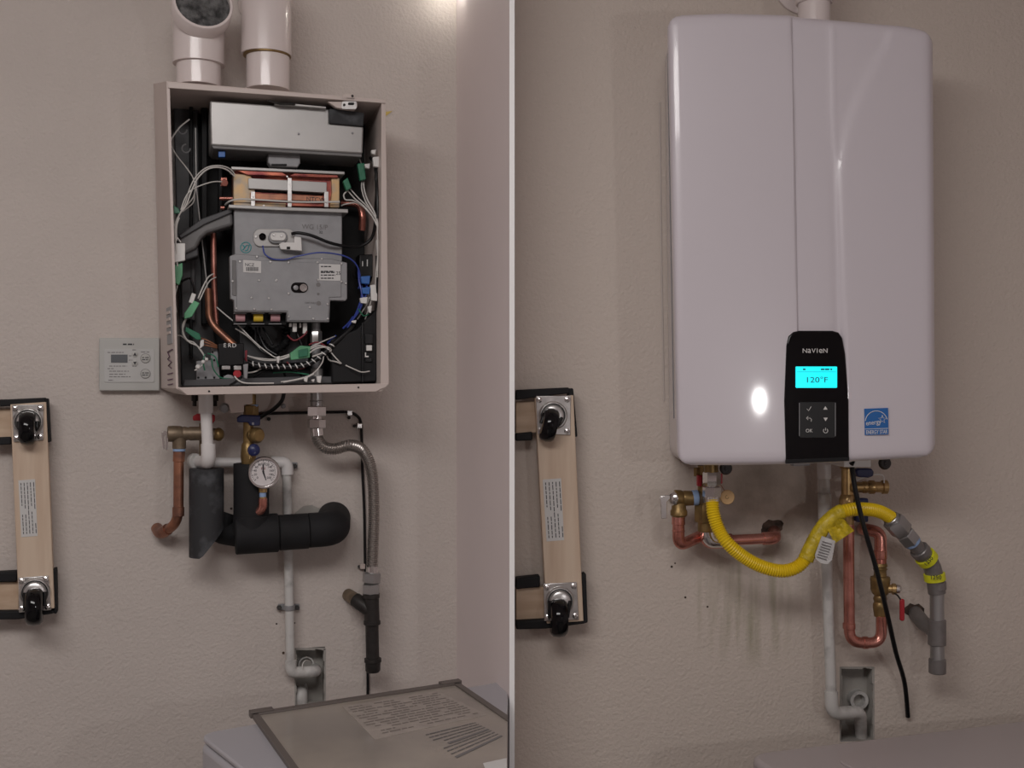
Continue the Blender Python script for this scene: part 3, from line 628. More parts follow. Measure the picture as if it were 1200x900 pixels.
# striped harness sleeve
P = resample(catmull(L.pts([(290, 424, .16), (300, 428, .165), (318, 430, .167), (336, 430, .168), (352, 429, .17), (366, 424, .172), (380, 414, .175), (392, 402, .17), (406, 390, .165), (416, 380, .16)]), 8), 0.004)
hs = part('harness_sleeve', H, 'black', MB().tube(P, 0.0055, 10), label='black harness sleeve wrapped with white tape')
for i in range(3, len(P) - 16, 3):
    d = (P[i + 1] - P[i]).normalized()
    part('tape_wrap', hs, 'whiteplug', MB().lathe(P[i], d + L.z * 0.5, [(0, .0058), (.0002, .0061), (.0022, .0061), (.0024, .0058)], 12))
def plug(pts, off, th, m='green', lbl=None): part('connector', H, m, MB().prism(L, pts, off, th), 0.0012, lbl)
plug([(419, 191.5), (427, 191), (429, 210), (422, 211.5)], .165, .012, 'green', 'dark green wire connector')
plug([(402, 212), (407.5, 208), (412, 220), (406, 223.5)], .155, .012)
plug([(203, 240), (209, 244), (212, 250), (204, 250)], .19, .01)
plug([(204, 311), (214, 308), (214, 322), (210, 334), (204, 331)], .19, .014, 'greenlight', 'pale green wire connector')
plug([(202, 285), (217, 285), (217, 305), (203, 308)], .195, .014, 'whiteplug', 'white wire connector')
plug([(225, 343), (230, 345), (226, 356), (221, 354)], .17, .01, 'whiteplug')
plug([(227, 352), (234, 355), (225, 371), (216, 374), (216, 367)], .17, .014, 'greenlight')
plug([(218, 383), (234, 391), (236, 398), (230, 398), (217, 388)], .17, .014)
plug([(235, 398), (239, 398), (239, 405), (234, 409)], .165, .01, 'whiteplug')
plug([(340, 414), (352, 405), (364, 406), (363, 419), (341, 422)], .18, .02, 'greenlight')
plug([(350, 410), (361, 408), (361, 417), (350, 419)], .186, .008, 'green')
for q in ((423, 323, 434, 333, 'blueplug'), (424, 336, 434, 345, 'blueplug'), (434, 333, 443, 353, 'whiteplug'), (422, 348, 431, 356, 'whiteplug'), (431, 358, 436, 367, 'whiteplug'), (412, 375, 418, 379, 'whiteplug'), (441, 280, 445, 297, 'whiteplug'), (435, 175, 441, 181, 'whiteplug'), (437, 183, 445, 196, 'whiteplug'), (371, 440, 377, 449, 'whiteplug'), (356, 442, 361, 448, 'whiteplug'), (365, 444, 369, 448, 'whiteplug'), (324, 417, 328, 426, 'whiteplug'), (427, 191, 434, 198, 'zinc'), (287, 410, 290, 424, 'wirered'), (285, 426, 291, 444, 'galv')):
    plug([(q[0], q[1] + 1), (q[2], q[1]), (q[2] - 1, q[3]), (q[0] + 1, q[3] - 1)], .185, .012, q[4])
part('knotted_wires', H, 'whiteplug', MB().ball(L.at(232, 430, .16), .005).ball(L.at(238, 424, .16), .004).ball(L.at(242, 421, .16), .0035))
for x0, y0 in ((214, 152), (218, 174)):
    part('bracket_ring', H, 'galv', MB().tube([L.at(x0 + 5 * math.cos(a), y0 + 5 * math.sin(a), .1) for a in [i * PI / 6 for i in range(10)]], .0016, 8))

# ---- stand pipes above the old heater
v = thing('vent_pipe', L.at(233, 100, .1), 'open white vent pipe elbow stuffed with grey lint', 'pipe', 'vent pipes above the heaters')
pk = L.k(233, .12)
part('riser', v, 'pvcvent', MB().cyl(L.at(233, 102, .12), L.at(233, 72, .12), 25.5 * pk, 40, 0.02), label='white riser pipe')
# elbow sweeping forward to the open socket
c0, c1 = L.at(233, 76, .12), L.at(233, 26, .12)
path = fillet([c0, c1, c1 + L.n * 0.12 + L.t * 0.012 + L.z * 0.035], 0.075, 12)
part('elbow', v, 'pvcvent', MB().tube(path[:-1], 29.5 * pk, 40))
m0 = path[-2]; dd = (path[-1] - path[-3]).normalized()
part('socket_rim', v, 'pvcvent', MB().lathe(m0 - dd * .01, dd, [(0, .055), (.002, .0575), (.035, .0575), (.037, .056), (.037, .0515), (.02, .051), (.019, .001)], 44))
part('lint_clog', v, 'lint', MB().lathe(m0 + dd * .008, dd, [(0, .0505), (.010, .0505), (.0135, .040), (.0125, .025), (.015, .012), (.014, .002)], 30), label='clump of dark grey lint')
v = thing('vent_pipe', L.at(313, 104, .1), 'white vent pipe with glossy hub above the open heater', 'pipe', 'vent pipes above the heaters')
part('riser', v, 'pvcvent', MB().cyl(L.at(314, 106, .12), L.at(314, 60, .12), 25 * L.k(313, .12), 40, 0.02))
pk = L.k(313, .12)
path = fillet([L.at(312, 65, .12), L.at(312, -10, .12), L.at(312, -10, .12) - L.n * .116 + L.z * .01], 0.1, 12)
part('elbow', v, 'pvcvent', MB().tube([path[0]] + path[1:], [29.0 * pk] * len(path), 40))
part('hub_lip', v, 'darkbrass', MB().lathe(L.at(313, 67, .12), (0, 0, 1), [(0, 26 * pk), (.0012, 27.6 * pk), (.004, 27.6 * pk), (.005, 26 * pk)], 40), label='brown glue ring under the hub')

# ---- controller
c = thing('wall_controller', L.at(151, 458, .0), 'flat grey wall controller with blank display beside the open heater', 'controller')
part('housing', c, 'stat', MB().prism(L, rrect(116, 396, 187, 458, 1.5), .018, .0175), 0.0025, seg=3)
fp = part('face_plate', c, 'stat2', MB().prism(L, rrect(122, 409, 181, 448, 2), .0195, .002), 0.0006)
part('display', fp, 'lcd', MB().rect(L, 130, 415.5, 149.5, 425, .0205, .001), label='blank dark grey display')
for x0, y0 in ((170.5, 420), (170.5, 438)):
    part('button', fp, 'stat', MB().lathe(L.at(x0, y0, .0195), L.n, [(0, .0092), (.0012, .0092), (.0022, .008)], 24))
    part('button_ring', fp, 'inkgrey', MB().lathe(L.at(x0, y0, .0193), L.n, [(0, .0101), (.0006, .0101)], 24))
    lines('button_print', L, [(x0 - 4, y0 - 1, x0 + 4), (x0 - 4, y0 + 1.5, x0 + 4)], .0222, 'ink', fp, 1)
for y0, up in ((415, 1), (425.5, -1)):
    part('arrow_button', fp, 'stat', MB().lathe(L.at(158, y0, .0195), L.n, [(0, .0062), (.001, .0062), (.0018, .005)], 20))
    part('arrow', fp, 'ink', MB().prism(L, [(158, y0 - 2.0 * up), (160, y0 + 1.6 * up), (156, y0 + 1.6 * up)], .0220, .0006))
lines('printed_text', L, [(144, 403.5, 157)], .0184, 'ink', c, 1.8)
lines('printed_text', L, [(126, 413, 145), (128, 429, 149), (126, 432, 133), (128, 435, 151), (128, 438.5, 147), (128, 441.5, 153), (127, 445.5, 133), (165, 412.5, 175), (151, 417, 154), (151, 422, 155), (155, 410, 160), (155, 429, 160)], .0199, 'inkgrey', fp, 0.9)

# ---- yellow scrap
tag(mesh_obj('tape_scrap', MB().prism(L, [(451, 131), (460, 130), (452, 136), (450, 136.5)], .0015, .0012), 'yellowscrap'), 'small torn yellow scrap stuck to the wall beside the open heater', 'tape')
# fixing strip under heater
ms = thing('mounting_strip', L.at(350, 480, 0), 'flat painted mounting strip screwed to the wall below the open heater', 'bracket')
part('strip', ms, 'case', MB().prism(L, [(296, 459), (430, 457), (430, 463), (338, 465), (338, 482), (297, 482)], .006, .0055), 0.0008)
screws('bolt', L, [(332, 476, .006)], ms, 0.0052, 'galv', 0.005)

# ---- thermal gas connector, fittings and drip leg
OFX = .085
g = thing('gas_connector', L.at(432, 670, 0.06), 'ribbed stainless steel gas hose with steel nuts at both ends', 'hose', 'corrugated gas hoses')
P = L.pts([(371, 508, OFX), (373, 516, OFX), (380, 524, OFX), (393, 526, OFX), (410, 522, OFX), (424, 527, .075), (433, 543, .07), (437, 565, .07), (438, 600, .07), (437, 640, .07), (436, 665, .07)])
P = resample(catmull(P, 14), 0.0011)
part('hose', g, 'steelflex', MB().tube(P, [6.6 * L.k(430, .07) * (1 + 0.09 * math.cos(i * PI / 2.0)) for i in range(len(P))], 16), label='ribbed stainless hose')
k_ = L.k(370, OFX)
part('stub', g, 'nutgrey', MB().cyl(L.at(371, 458, OFX), L.at(371, 478, OFX), 7 * k_).cyl(L.at(371, 469, OFX), L.at(371, 471, OFX), 8 * k_))
part('nut', g, 'chrome', MB().hexnut(L.at(371, 476, OFX), L.at(371, 488, OFX), 12 * k_, .3))
part('collar', g, 'chrome', MB().cyl(L.at(371, 487, OFX), L.at(371, 492, OFX), 6.5 * k_))
part('nut', g, 'chrome', MB().hexnut(L.at(371, 491, OFX), L.at(371, 502, OFX), 11 * k_, .1))
part('collar', g, 'chrome', MB().cyl(L.at(371, 501, OFX), L.at(372, 511, OFX), 8 * k_))
k_ = L.k(436, .07)
part('collar', g, 'chrome', MB().cyl(L.at(436, 663, .07), L.at(436, 673, .07), 7 * k_))
part('nut', g, 'nutgrey', MB().hexnut(L.at(436, 671, .07), L.at(435, 683, .07), 11 * k_, .2))
part('nut', g, 'nutgrey', MB().hexnut(L.at(435, 684, .07), L.at(435, 696, .07), 10.5 * k_, .5))
d = thing('drip_leg', L.at(436, 786, .06), 'black iron gas tee and capped drip leg on the wall', 'pipe')
part('tee_body', d, 'iron', MB().cyl(L.at(435, 696, .07), L.at(436, 731, .07), 9 * k_).tube(L.pts([(435, 716, .07), (424, 708, .06), (417, 703, .045)]), 8.5 * k_, 20))
part('tee_bead', d, 'iron', MB().cyl(L.at(435, 695, .07), L.at(435, 701, .07), 10 * k_))
part('tee_bead', d, 'iron', MB().cyl(L.at(436, 727, .07), L.at(436, 732, .07), 10 * k_))
part('branch_nipple', d, 'bronze', MB().tube(L.pts([(419, 704, .048), (408, 697, .0)]), 7.5 * k_, 20), label='brown nipple into the wall')
part('drop_nipple', d, 'iron', MB().cyl(L.at(436, 731, .07), L.at(437, 776, .07), 7.6 * k_))
part('cap', d, 'iron', MB().lathe(L.at(437, 771, .07), (0, 0, -1), [(0, 9 * k_), (.001, 10 * k_), (.008, 10 * k_), (.010, 9 * k_), (.026, 8.8 * k_), (.03, 7 * k_)], 28))

# ---- black cable and clips
cb_ = thing('cable', L.at(430, 815, 0), 'thin black cable clipped along the wall behind the steel gas hose', 'cable')
part('cable_run', cb_, 'black', MB().tube(catmull(L.pts([(296, 486, .012), (305, 485, .008), (340, 484, .006), (390, 483, .006), (408, 483, .006), (418, 487, .006), (423, 496, .006), (424, 520, .006), (425, 555, .006), (427, 600, .006), (428, 660, .006), (430, 740, .006), (431, 790, .006), (431, 818, .006)]), 5), 0.0032, 8))
part('cable_tail', cb_, 'black', MB().tube(catmull(L.pts([(333, 459, .06), (330, 470, .05), (320, 480, .03), (310, 486, .02), (304, 490, .012)]), 5), 0.0042, 8))
for x0, y0, dx in ((410, 484, -1), (421.5, 499, -6), (425, 664, -4)):
    cl = part('clip', cb_, 'zinc' if y0 < 600 else 'case', MB().rect(L, x0 - 3, y0 - 3, x0 + 3, y0 + 3, .0115, .011), 0.001)
    part('clip_nail', cl, 'iron', MB().cyl(L.at(x0 + dx, y0 + (5.5 if dx == -1 else 0), .001), L.at(x0 + dx, y0 + (5.5 if dx == -1 else 0), .008), .0036, 12))

part('clip', cb_, 'black', MB().cyl(L.at(315, 491, .001), L.at(315, 491, .014), .004, 12))

# ---- old relief valve with copper pipe
OV = .08; k_ = L.k(215, OV)
rv = thing('relief_valve', L.at(210, 530, OV), 'weathered bronze relief valve with chrome lever beside the white drain pipe', 'valve', 'relief valves')
part('body', rv, 'bronze', MB().lathe(L.at(196, 508.5, OV), L.t, [(0, 7.5 * k_), (.002, 9.3 * k_), (.012, 9.5 * k_), (.026, 9 * k_), (.030, 8 * k_), (.033, 8.6 * k_), (.040, 7.4 * k_), (.044, 8.2 * k_), (.075, 8 * k_)], 28))
part('outlet', rv, 'bronze', MB().cyl(L.at(210, 512, OV), L.at(210, 526, OV), 7.8 * k_))
part('bonnet', rv, 'zinc', MB().lathe(L.at(199, 508.5, OV), -L.t, [(0, 8.3 * k_), (.002, 8 * k_), (.007, 5 * k_), (.009, 2 * k_)], 20))
lv = part('lever', rv, 'chrome', MB().prism(L, [(189, 507), (193, 505), (198, 507), (197.5, 510), (196.5, 527), (194, 527.5), (194, 510), (192.5, 511), (193, 526), (191, 526.5)], OV + .012, .004), 0.0006)
part('tape_ring', rv, 'ptfe', MB().cyl(L.at(210, 524.5, OV), L.at(210, 529, OV), 7.2 * k_), label='pale blue thread tape')
rp = thing('discharge_pipe', L.at(200, 628, .04), 'old brown copper discharge pipe dropping from the weathered relief valve', 'pipe')
part('adapter', rp, 'copper', MB().cyl(L.at(210, 529, OV), L.at(209.5, 541, OV), 6.8 * k_))
part('pipe', rp, 'copper', MB().tube(fillet(L.pts([(209.5, 538, OV), (209, 612, OV), (190, 625, .035), (185, 619, .0)]), .03), 5.9 * k_, 22))
part('elbow_collar', rp, 'copper', MB().cyl(L.at(209, 594, OV), L.at(209, 605, OV), 6.8 * k_))
part('wall_elbow', rp, 'copper', MB().tube(fillet(L.pts([(197, 620, .052), (188, 626, .03), (184, 619, .0)]), .02), 6.9 * k_, 22))

# ---- hot valve behind the drain pipe
OH = .065; k_ = L.k(245, OH)
hv = thing('service_valve', L.at(243, 545, OH), 'old brass service valve with red handle behind the white drain pipe', 'valve', 'service valves')
part('body', hv, 'bronze', MB().cyl(L.at(240, 461, OH), L.at(240, 500, OH), 5 * k_).cyl(L.at(240, 496, OH), L.at(240, 535, OH), 6.5 * k_).cyl(L.at(240, 508, OH), L.at(254, 509, OH), 7 * k_))
part('handle', hv, 'red', MB().prism(L, [(226, 488), (231, 485), (252, 486), (252, 493), (248, 498), (247, 493), (226, 493)], OH + .014, .018), 0.0025)
part('drain_cap', hv, 'darkbrass', MB().lathe(L.at(253, 509, OH), L.t + L.n * 0.35, [(0, 7 * k_), (.004, 8 * k_), (.010, 7.5 * k_), (.015, 4.5 * k_), (.016, 1 * k_)], 20))
for x0 in (228, 252):
    part('mounting_nut', hv, 'iron', MB().hexnut(L.at(x0, 463, OH), L.at(x0, 470, OH), 4 * k_).cyl(L.at(x0, 469, OH), L.at(x0, 476, OH), 2.4 * k_))
part('junction_block', H, 'case', MB().prism(L, [(263, 461), (296, 461), (296, 473), (292, 474), (286, 474), (286, 483), (270, 484), (268, 474), (263, 472)], .13, .05), 0.002, 'cream plastic filter housing')
part('cup', H, 'grey', MB().lathe(L.at(263, 478, .1), L.n, [(0, .010), (.014, .0095), (.018, .006)], 20))
part('drip_screw', H, 'darkbrass', MB().cyl(L.at(294, 461, .1), L.at(297, 470, .1), .005))

# ---- cold valve
OC = .09; k_ = L.k(295, OC)
cv = thing('service_valve', L.at(294, 545, OC), 'old brass service valve with dark blue handle above the pressure gauge', 'valve', 'service valves')
part('body', cv, 'darkbrass', MB().cyl(L.at(294, 462, OC), L.at(294, 476, OC), 6 * k_).hexnut(L.at(294, 475, OC), L.at(294, 487, OC), 9 * k_).cyl(L.at(291, 486, OC), L.at(291, 525, OC), 6 * k_).lathe(L.at(291, 518, OC), (0, 0, -1), [(0, 6 * k_), (.006, 8 * k_), (.03, 9 * k_), (.048, 7.5 * k_)], 24))
part('tape_ring', cv, 'ptfe', MB().cyl(L.at(296, 474, OC), L.at(296, 477, OC), 6.6 * k_))
part('handle', cv, 'blue', MB().prism(L, [(278, 489), (283, 486), (305, 487), (305, 499), (293, 499), (291, 495), (278, 495)], OC + .02, .018), 0.0025)
text('handle_print', 'II', L, 296.5, 498, 3, OC + .0202, 'whiteplug', cv)
part('drain_cap', cv, 'darkbrass', MB().cyl(L.at(294, 510, OC), L.at(298, 510, OC + .015), 7.2 * k_).lathe(L.at(298, 510, OC + .008), L.t * .6 + L.n, [(0, 8 * k_), (.005, 9.3 * k_), (.012, 9.3 * k_), (.018, 7 * k_), (.019, 2 * k_)], 24), label='brass drain cap')
part('second_handle', cv, 'blue', MB().lathe(L.at(297, 527, OC + .006), L.n, [(0, 6 * k_), (.006, 7.3 * k_), (.014, 7 * k_), (.018, 4 * k_), (.019, 1 * k_)], 24), label='round navy knob')

# ---- gauge
OG = .135; k_ = L.k(309, OG)
ga = thing('pressure_gauge', L.at(309, 595, OG), 'round white dial pressure gauge on the old cold pipe', 'gauge')
part('bezel', ga, 'chrome', MB().lathe(L.at(308.5, 553, OG - .022), L.n, [(0, 16 * k_), (.004, 18.5 * k_), (.026, 18.8 * k_), (.029, 18 * k_), (.029, 16.2 * k_), (.024, 16 * k_), (.022, 1 * k_)], 44))
fc = part('dial', ga, 'face', MB().lathe(L.at(308.5, 553, OG + .0015), L.n, [(0, 16 * k_), (.001, 16 * k_)], 40), label='white dial')
mb = MB(); mb2 = MB()
for i in range(31):
    a = math.radians(225 - i * 9); r0, r1 = (12.2, 14.6) if i % 3 == 0 else (13.4, 14.6)
    q = L.at(308.5 + (r0 + r1) / 2 * math.cos(a), 553 - (r0 + r1) / 2 * math.sin(a), OG + .0028)
    e = (L.t * math.cos(a) + L.z * math.sin(a)); f_ = L.t * -math.sin(a) + L.z * math.cos(a)
    mb.box(q, e * (r1 - r0) / 2 * k_, f_ * 0.0005, L.n * .0002)
stuff(part('scale_marks', fc, 'ink', mb))
for i in range(11):
    a = math.radians(225 - i * 27); text('dial_number', str(i * 20), L, 308.5 + 9.6 * math.cos(a), 554.2 - 9.6 * math.sin(a), 2.6, OG + .0028, 'ink', fc)
text('dial_print', 'PSI', L, 308.5, 550.5, 3.0, OG + .0028, 'wirered', fc)
mb2.prism(L, [(307.6, 544), (309.2, 544), (309.2, 552), (312.2, 562.5), (311.4, 563), (307.6, 554)], OG + .0036, .0007)
part('needle', fc, 'ink', mb2)
part('hub', fc, 'ink', MB().lathe(L.at(308.5, 552.5, OG + .003), L.n, [(0, .002), (.0015, .0018)], 14))
part('stem', ga, 'brass', MB().cyl(L.at(308, 571, OG - .012), L.at(308, 577, OG - .012), 5 * k_).cyl(L.at(308, 582, OG - .012), L.at(308, 586, OG - .012), 4.2 * k_))
part('tape_ring', ga, 'ptfe', MB().cyl(L.at(308, 576.5, OG - .012), L.at(308, 583, OG - .012), 4.0 * k_))
part('elbow', ga, 'copper2', MB().tube(fillet(L.pts([(308, 584, OG - .012), (308, 597, OG - .012), (296, 603, .1)]), .012), 5.2 * k_, 18), label='small copper elbow')

# ---- insulated pipes
k_ = L.k(242, .08)
i1 = thing('insulated_pipe', L.at(240, 650, .08), 'dusty black foam pipe sleeve with slanted lower end below the white elbow', 'pipe', 'foam-sleeved pipes')
P0, P1 = L.at(242, 549, .085), L.at(242, 652, .085); rr_ = 19.8 * k_
mb = MB(); nn = 28; v_ = []; 
for zz, sl_ in ((0, 0), (1, 0), (2, 1)):
    for j in range(nn):
        q = 2 * PI * j / nn; off_ = L.t * math.cos(q) * rr_ + L.n * math.sin(q) * rr_
        base_ = P0 if zz == 0 else (P0.lerp(P1, 0.3) if zz == 1 else P1)
        lift = 0.0 if not sl_ else max(0.0, (math.cos(q) + 0.35)) * 0.042
        v_.append(base_ + off_ + L.z * lift)
f_ = [(i * nn + j, i * nn + (j + 1) % nn, (i + 1) * nn + (j + 1) % nn, (i + 1) * nn + j) for i in range(2) for j in range(nn)] + [tuple(range(nn)), tuple(range(2 * nn, 3 * nn))]
part('sleeve', i1, 'rubberdust', mb.add(v_, f_))
part('sleeve_elbow', i1, 'rubber', MB().tube(fillet(L.pts([(262, 600, .045), (254, 622, .05), (290, 628, .04)]), .04), 15 * k_, 20))
i2 = thing('insulated_pipe', L.at(345, 650, .08), 'black foam sleeved pipe turning right below the gauge to the wall', 'pipe', 'foam-sleeved pipes')
part('upright_sleeve', i2, 'rubber', MB().cyl(L.at(294.5, 543, .085), L.at(294.5, 618, .085), 20.5 * L.k(294, .085), 32, .02))
def sleeve(x0, y0, x1, y1, r, o0=.085, o1=.085): return MB().cyl(L.at(x0, y0, o0), L.at(x1, y1, o1), r * L.k(300, .085), 32, .05)
part('corner_sleeve', i2, 'rubber', sleeve(275.5, 627, 326, 624, 22.8))
part('corner_stub', i2, 'rubber', sleeve(295, 604, 295, 626, 21.5))
part('middle_sleeve', i2, 'rubber', sleeve(326.5, 624.3, 361.5, 622, 21))
P = fillet(L.pts([(362, 621.5, .085), (390, 619.5, .085), (391, 607, .0)]), .045, 8)
part('end_sleeve', i2, 'rubber', MB().tube(P, [20.3 * L.k(370, .085)] * (len(P) - 1) + [20.3 * L.k(370, .085)], 32))
part('wall_patch', i2, 'cavity', MB().prism(L, [(346, 601), (356, 593), (366, 592), (377, 597), (392, 603), (392, 612), (346, 612)], .004, .0035), 0.001, 'grey mortar patch above the pipe end')

# ---- white drain pipe
dp = thing('drain_pipe', L.at(345, 820, .02), 'dusty white plastic drain pipe strapped to the wall below the open heater', 'pipe', 'white condensate drain pipes')
k_ = L.k(242, .12)
part('coupling', dp, 'pvc', MB().cyl(L.at(241, 458, .125), L.at(241.5, 484, .125), 8.2 * k_))
part('down_pipe', dp, 'pvc', MB().cyl(L.at(241.5, 483, .125), L.at(243.5, 524, .125), 6.6 * k_))
part('elbow', dp, 'pvc', MB().tube(fillet(L.pts([(244, 520, .125), (244.5, 541, .125), (238, 541.5, .07), (232, 540, .04)]), .02, 8), 8.3 * k_, 24))
part('elbow_ring', dp, 'pvc_dirty', MB().cyl(L.at(230, 540.5, .055), L.at(226, 540, .045), 9.3 * k_))
part('cross_pipe', dp, 'pvc', MB().tube(fillet(L.pts([(228, 541, .035), (260, 542, .03), (333, 542, .03)]), .02), 5.6 * L.k(300, .03), 20))
part('tee', dp, 'pvc', MB().tube(fillet(L.pts([(318, 541.5, .03), (336.5, 542, .03), (336.8, 556, .03)]), .03, 8), 7 * L.k(336, .03), 22))
part('fall_pipe', dp, 'pvc_dirty', MB().cyl(L.at(336, 550, .03), L.at(340.5, 782, .03), 5.2 * L.k(338, .03)))
part('foot_elbow', dp, 'pvc_dirty', MB().tube(fillet(L.pts([(340.5, 774, .03), (341, 788, .03), (357, 787.5, .02)]), .018, 8), 6.6 * L.k(340, .03), 22))
part('wall_elbow', dp, 'pvc_dirty', MB().tube(fillet(L.pts([(353, 787.5, .02), (370, 787, .02), (369, 783, -.05)]), .02, 8), 6.6 * L.k(360, .02), 22))
for x0, y0 in ((336.5, 546), (339, 712)):
    st = part('pipe_strap', dp, 'galv', MB().cyl(L.at(x0, y0 - 3, .03), L.at(x0, y0 + 3.2, .03), 6.4 * L.k(x0, .03)).rect(L, x0 - 13 if y0 > 600 else x0, y0 - 4, x0 + 12, y0 + 3, .006, .005), 0.0008)
    for dx in ((-12, 9) if y0 > 600 else (9,)):
        part('strap_screw', st, 'iron', MB().hexnut(L.at(x0 + dx, y0, .003), L.at(x0 + dx, y0, .014), .0055))
for x0, y0, x1, y1 in ((345, 798, 349, 824), (369, 766, 357, 776)):
    part('stub_pipe', dp, 'pvc_dirty', MB().cyl(L.at(358, y0 - 8, -.05), L.at(358, y0 + 12, -.045), .0075) if y0 > 790 else MB().lathe(L.at(357, 775, -.06), L.n, [(0, .017), (.03, .017), (.03, .014), (.0, .013)], 24))
part('trap_elbow', dp, 'pvc_dirty', MB().tube(fillet(L.pts([(352, 824, -.02), (352, 812, -.02), (352, 813, -.08)]), .02), 8.5 * L.k(350, -.02), 22))
part('strap_hanger', dp, 'wire', MB().tube(catmull(L.pts([(355, 785, .032), (354.5, 779, .03), (358, 774, .02), (364, 775, .0)])), .0012, 8))

# ================================================================== dollies
def dolly(bay, label, plank, rails, lab_rect, casters, foams, cut=None):
    x0, y0 = plank[3]
    D = thing('furniture_dolly', bay.at(x0 + 20, y0, .0), label, 'dolly', 'furniture dollies hung on the walls')
    part('plank', D, 'wood', MB().prism(bay, plank, .055, .02), 0.0015, 'pale wooden plank')
    for q in rails: part('rail', D, 'woodx', MB().prism(bay, q, .034, .022), 0.0015)
    for q in foams: part('foam_edge', D, 'rubber', MB().prism(bay, q[0], q[1], .03), 0.003, 'black foam edging', 3)
    s = part('label', D, 'paper', MB().prism(bay, lab_rect, .0558, .0008), label='printed white warning label')
    (ax, ay), (bx, by), (cx, cy), (dx, dy) = lab_rect
    mb = MB(); rg = random.Random(3)
    for i in range(5):
        u0 = 0.12 + i * 0.19; t = 0.05
        while t < 0.93:
            e = min(0.95, t + rg.uniform(.03, .09)); u1 = u0 + 0.045
            if not (0.46 < t < 0.53) and not (i == 4 and 0.5 < t < .75):
                def q(u, v): return (ax + (bx - ax) * u + (dx - ax) * v, ay + (by - ay) * u + (dy - ay) * v)
                mb.prism(bay, [q(u0, t), q(u1, t), q(u1, e), q(u0, e)], .0561, .0004)
            t = e + .015
    stuff(part('label_print', s, 'ink', mb))
    for (pq, (tx, ty), (wx, wy), dirx, rw, ln) in casters:
        cs = part('caster', D, 'zinc', MB().prism(bay, pq, .0585, .0035), 0.0012, 'zinc caster plate with black wheel', 2)
        k = bay.k(tx, .06)
        part('swivel_ring', cs, 'zinc', MB().lathe(bay.at(tx, ty, .0583), bay.n, [(0, 16.5 * k), (.003, 17 * k), (.006, 15.5 * k), (.004, 13.5 * k), (.007, 12.5 * k), (.012, 11.5 * k), (.014, 9 * k)], 32))
        part('swivel_cup', cs, 'black', MB().lathe(bay.at(tx, ty, .0586), bay.n, [(0, 15 * k), (.0045, 14.6 * k)], 32))
        a = bay.at(tx, ty, .0685); c = bay.at(wx, wy, .074)
        ax_ = (bay.t * math.cos(dirx) + bay.z * math.sin(dirx)).normalized()
        R0 = ln * k
        # rounded wheel, disc seen on edge
        part('wheel', cs, 'gloss', MB().lathe(c - ax_ * rw * k, ax_, [(0, R0 * .55), (.001, R0 * .82), (rw * k * .35, R0 * .95), (rw * k, R0), (rw * k * 1.65, R0 * .95), (2 * rw * k - .001, R0 * .82), (2 * rw * k, R0 * .55)], 36), label='black caster wheel')
        for sg in (-1, 1):
            p_ = a + ax_ * sg * (rw + 1.0) * k; e_ = c + ax_ * sg * (rw + 1.0) * k
            part('fork_arm', cs, 'black', MB().tube([p_, p_.lerp(e_, .5) , e_], [.0045, .004, .003], 10))
        for (sx, sy) in pq:
            mx_, my_ = sum(p[0] for p in pq) / 4, sum(p[1] for p in pq) / 4
            sx, sy = sx + (mx_ - sx) * .2, sy + (my_ - sy) * .2
            part('plate_screw', cs, 'chrome', MB().lathe(bay.at(sx, sy, .0585), bay.n, [(0, .0062), (.003, .0058), (.0045, .003)], 14).box(bay.at(sx, sy, .063), bay.t * .0035, bay.z * .0007, bay.n * .0005))
    return D
dolly(L, 'wooden furniture dolly hung on the wall left of the open old heater',
      [(12, 474), (54, 471), (64, 713), (22, 716)],
      [[(-60, 481), (14, 479), (15, 514), (-60, 516)], [(-60, 683), (22, 682), (22, 718), (-60, 719)]],
      [(21.5, 563), (41, 561.5), (44, 628), (25, 629.5)],
      [([(14, 474.5), (51, 474), (51, 516), (16, 518)], (33, 494.5), (32.5, 502), 0.0, 9, 20),
       ([(21.5, 677), (57, 674.5), (60, 715), (22, 718)], (41, 694), (40.5, 711), 0.0, 9.5, 22)],
      [([(-60, 470), (12, 468), (53, 466), (54, 473), (10, 476), (-60, 480)], .053), ([(-60, 514), (13, 512), (13, 521), (-60, 524)], .045),
       ([(51, 467), (56, 467), (59, 518), (56, 519)], .05), ([(-60, 674), (20, 670), (20, 682), (-60, 684)], .045),
       ([(-60, 717), (22, 716), (63, 715), (64, 719), (22, 726), (-60, 727)], .05), ([(61, 668), (66, 666), (67, 719), (63, 720)], .05)])
dolly(R, 'wooden furniture dolly leaning on the wall left of the white heater',
      [(627, 466), (672, 463), (684, 728), (641, 731)],
      [[(604.6, 471), (628, 470), (630, 507), (604.6, 508)], [(604.8, 689), (640, 688), (640, 728), (604.8, 729)]],
      [(636, 562), (657.5, 560.5), (661, 633), (640.5, 634.5)],
      [([(628, 464), (669, 463.5), (668.5, 510), (630, 508.5)], (648, 487), (643.5, 498), -0.22, 9, 20),
       ([(637, 684), (676, 682), (678.5, 726), (638, 728)], (656, 704), (654.5, 724), 0.0, 10, 22.5)],
      [([(605, 457), (626, 456), (667, 454), (668, 461), (626, 466), (605, 469)], .053), ([(604.6, 508), (624, 506), (624, 516), (604.6, 517)], .045),
       ([(665, 455), (672, 455), (677, 512), (673, 512)], .05), ([(604.8, 678), (633, 675), (633, 688), (604.8, 691)], .045),
       ([(605, 728), (640, 726), (685, 725), (686, 731), (640, 737), (605, 738)], .05), ([(681, 674), (687, 672), (689, 730), (684, 731)], .05)])

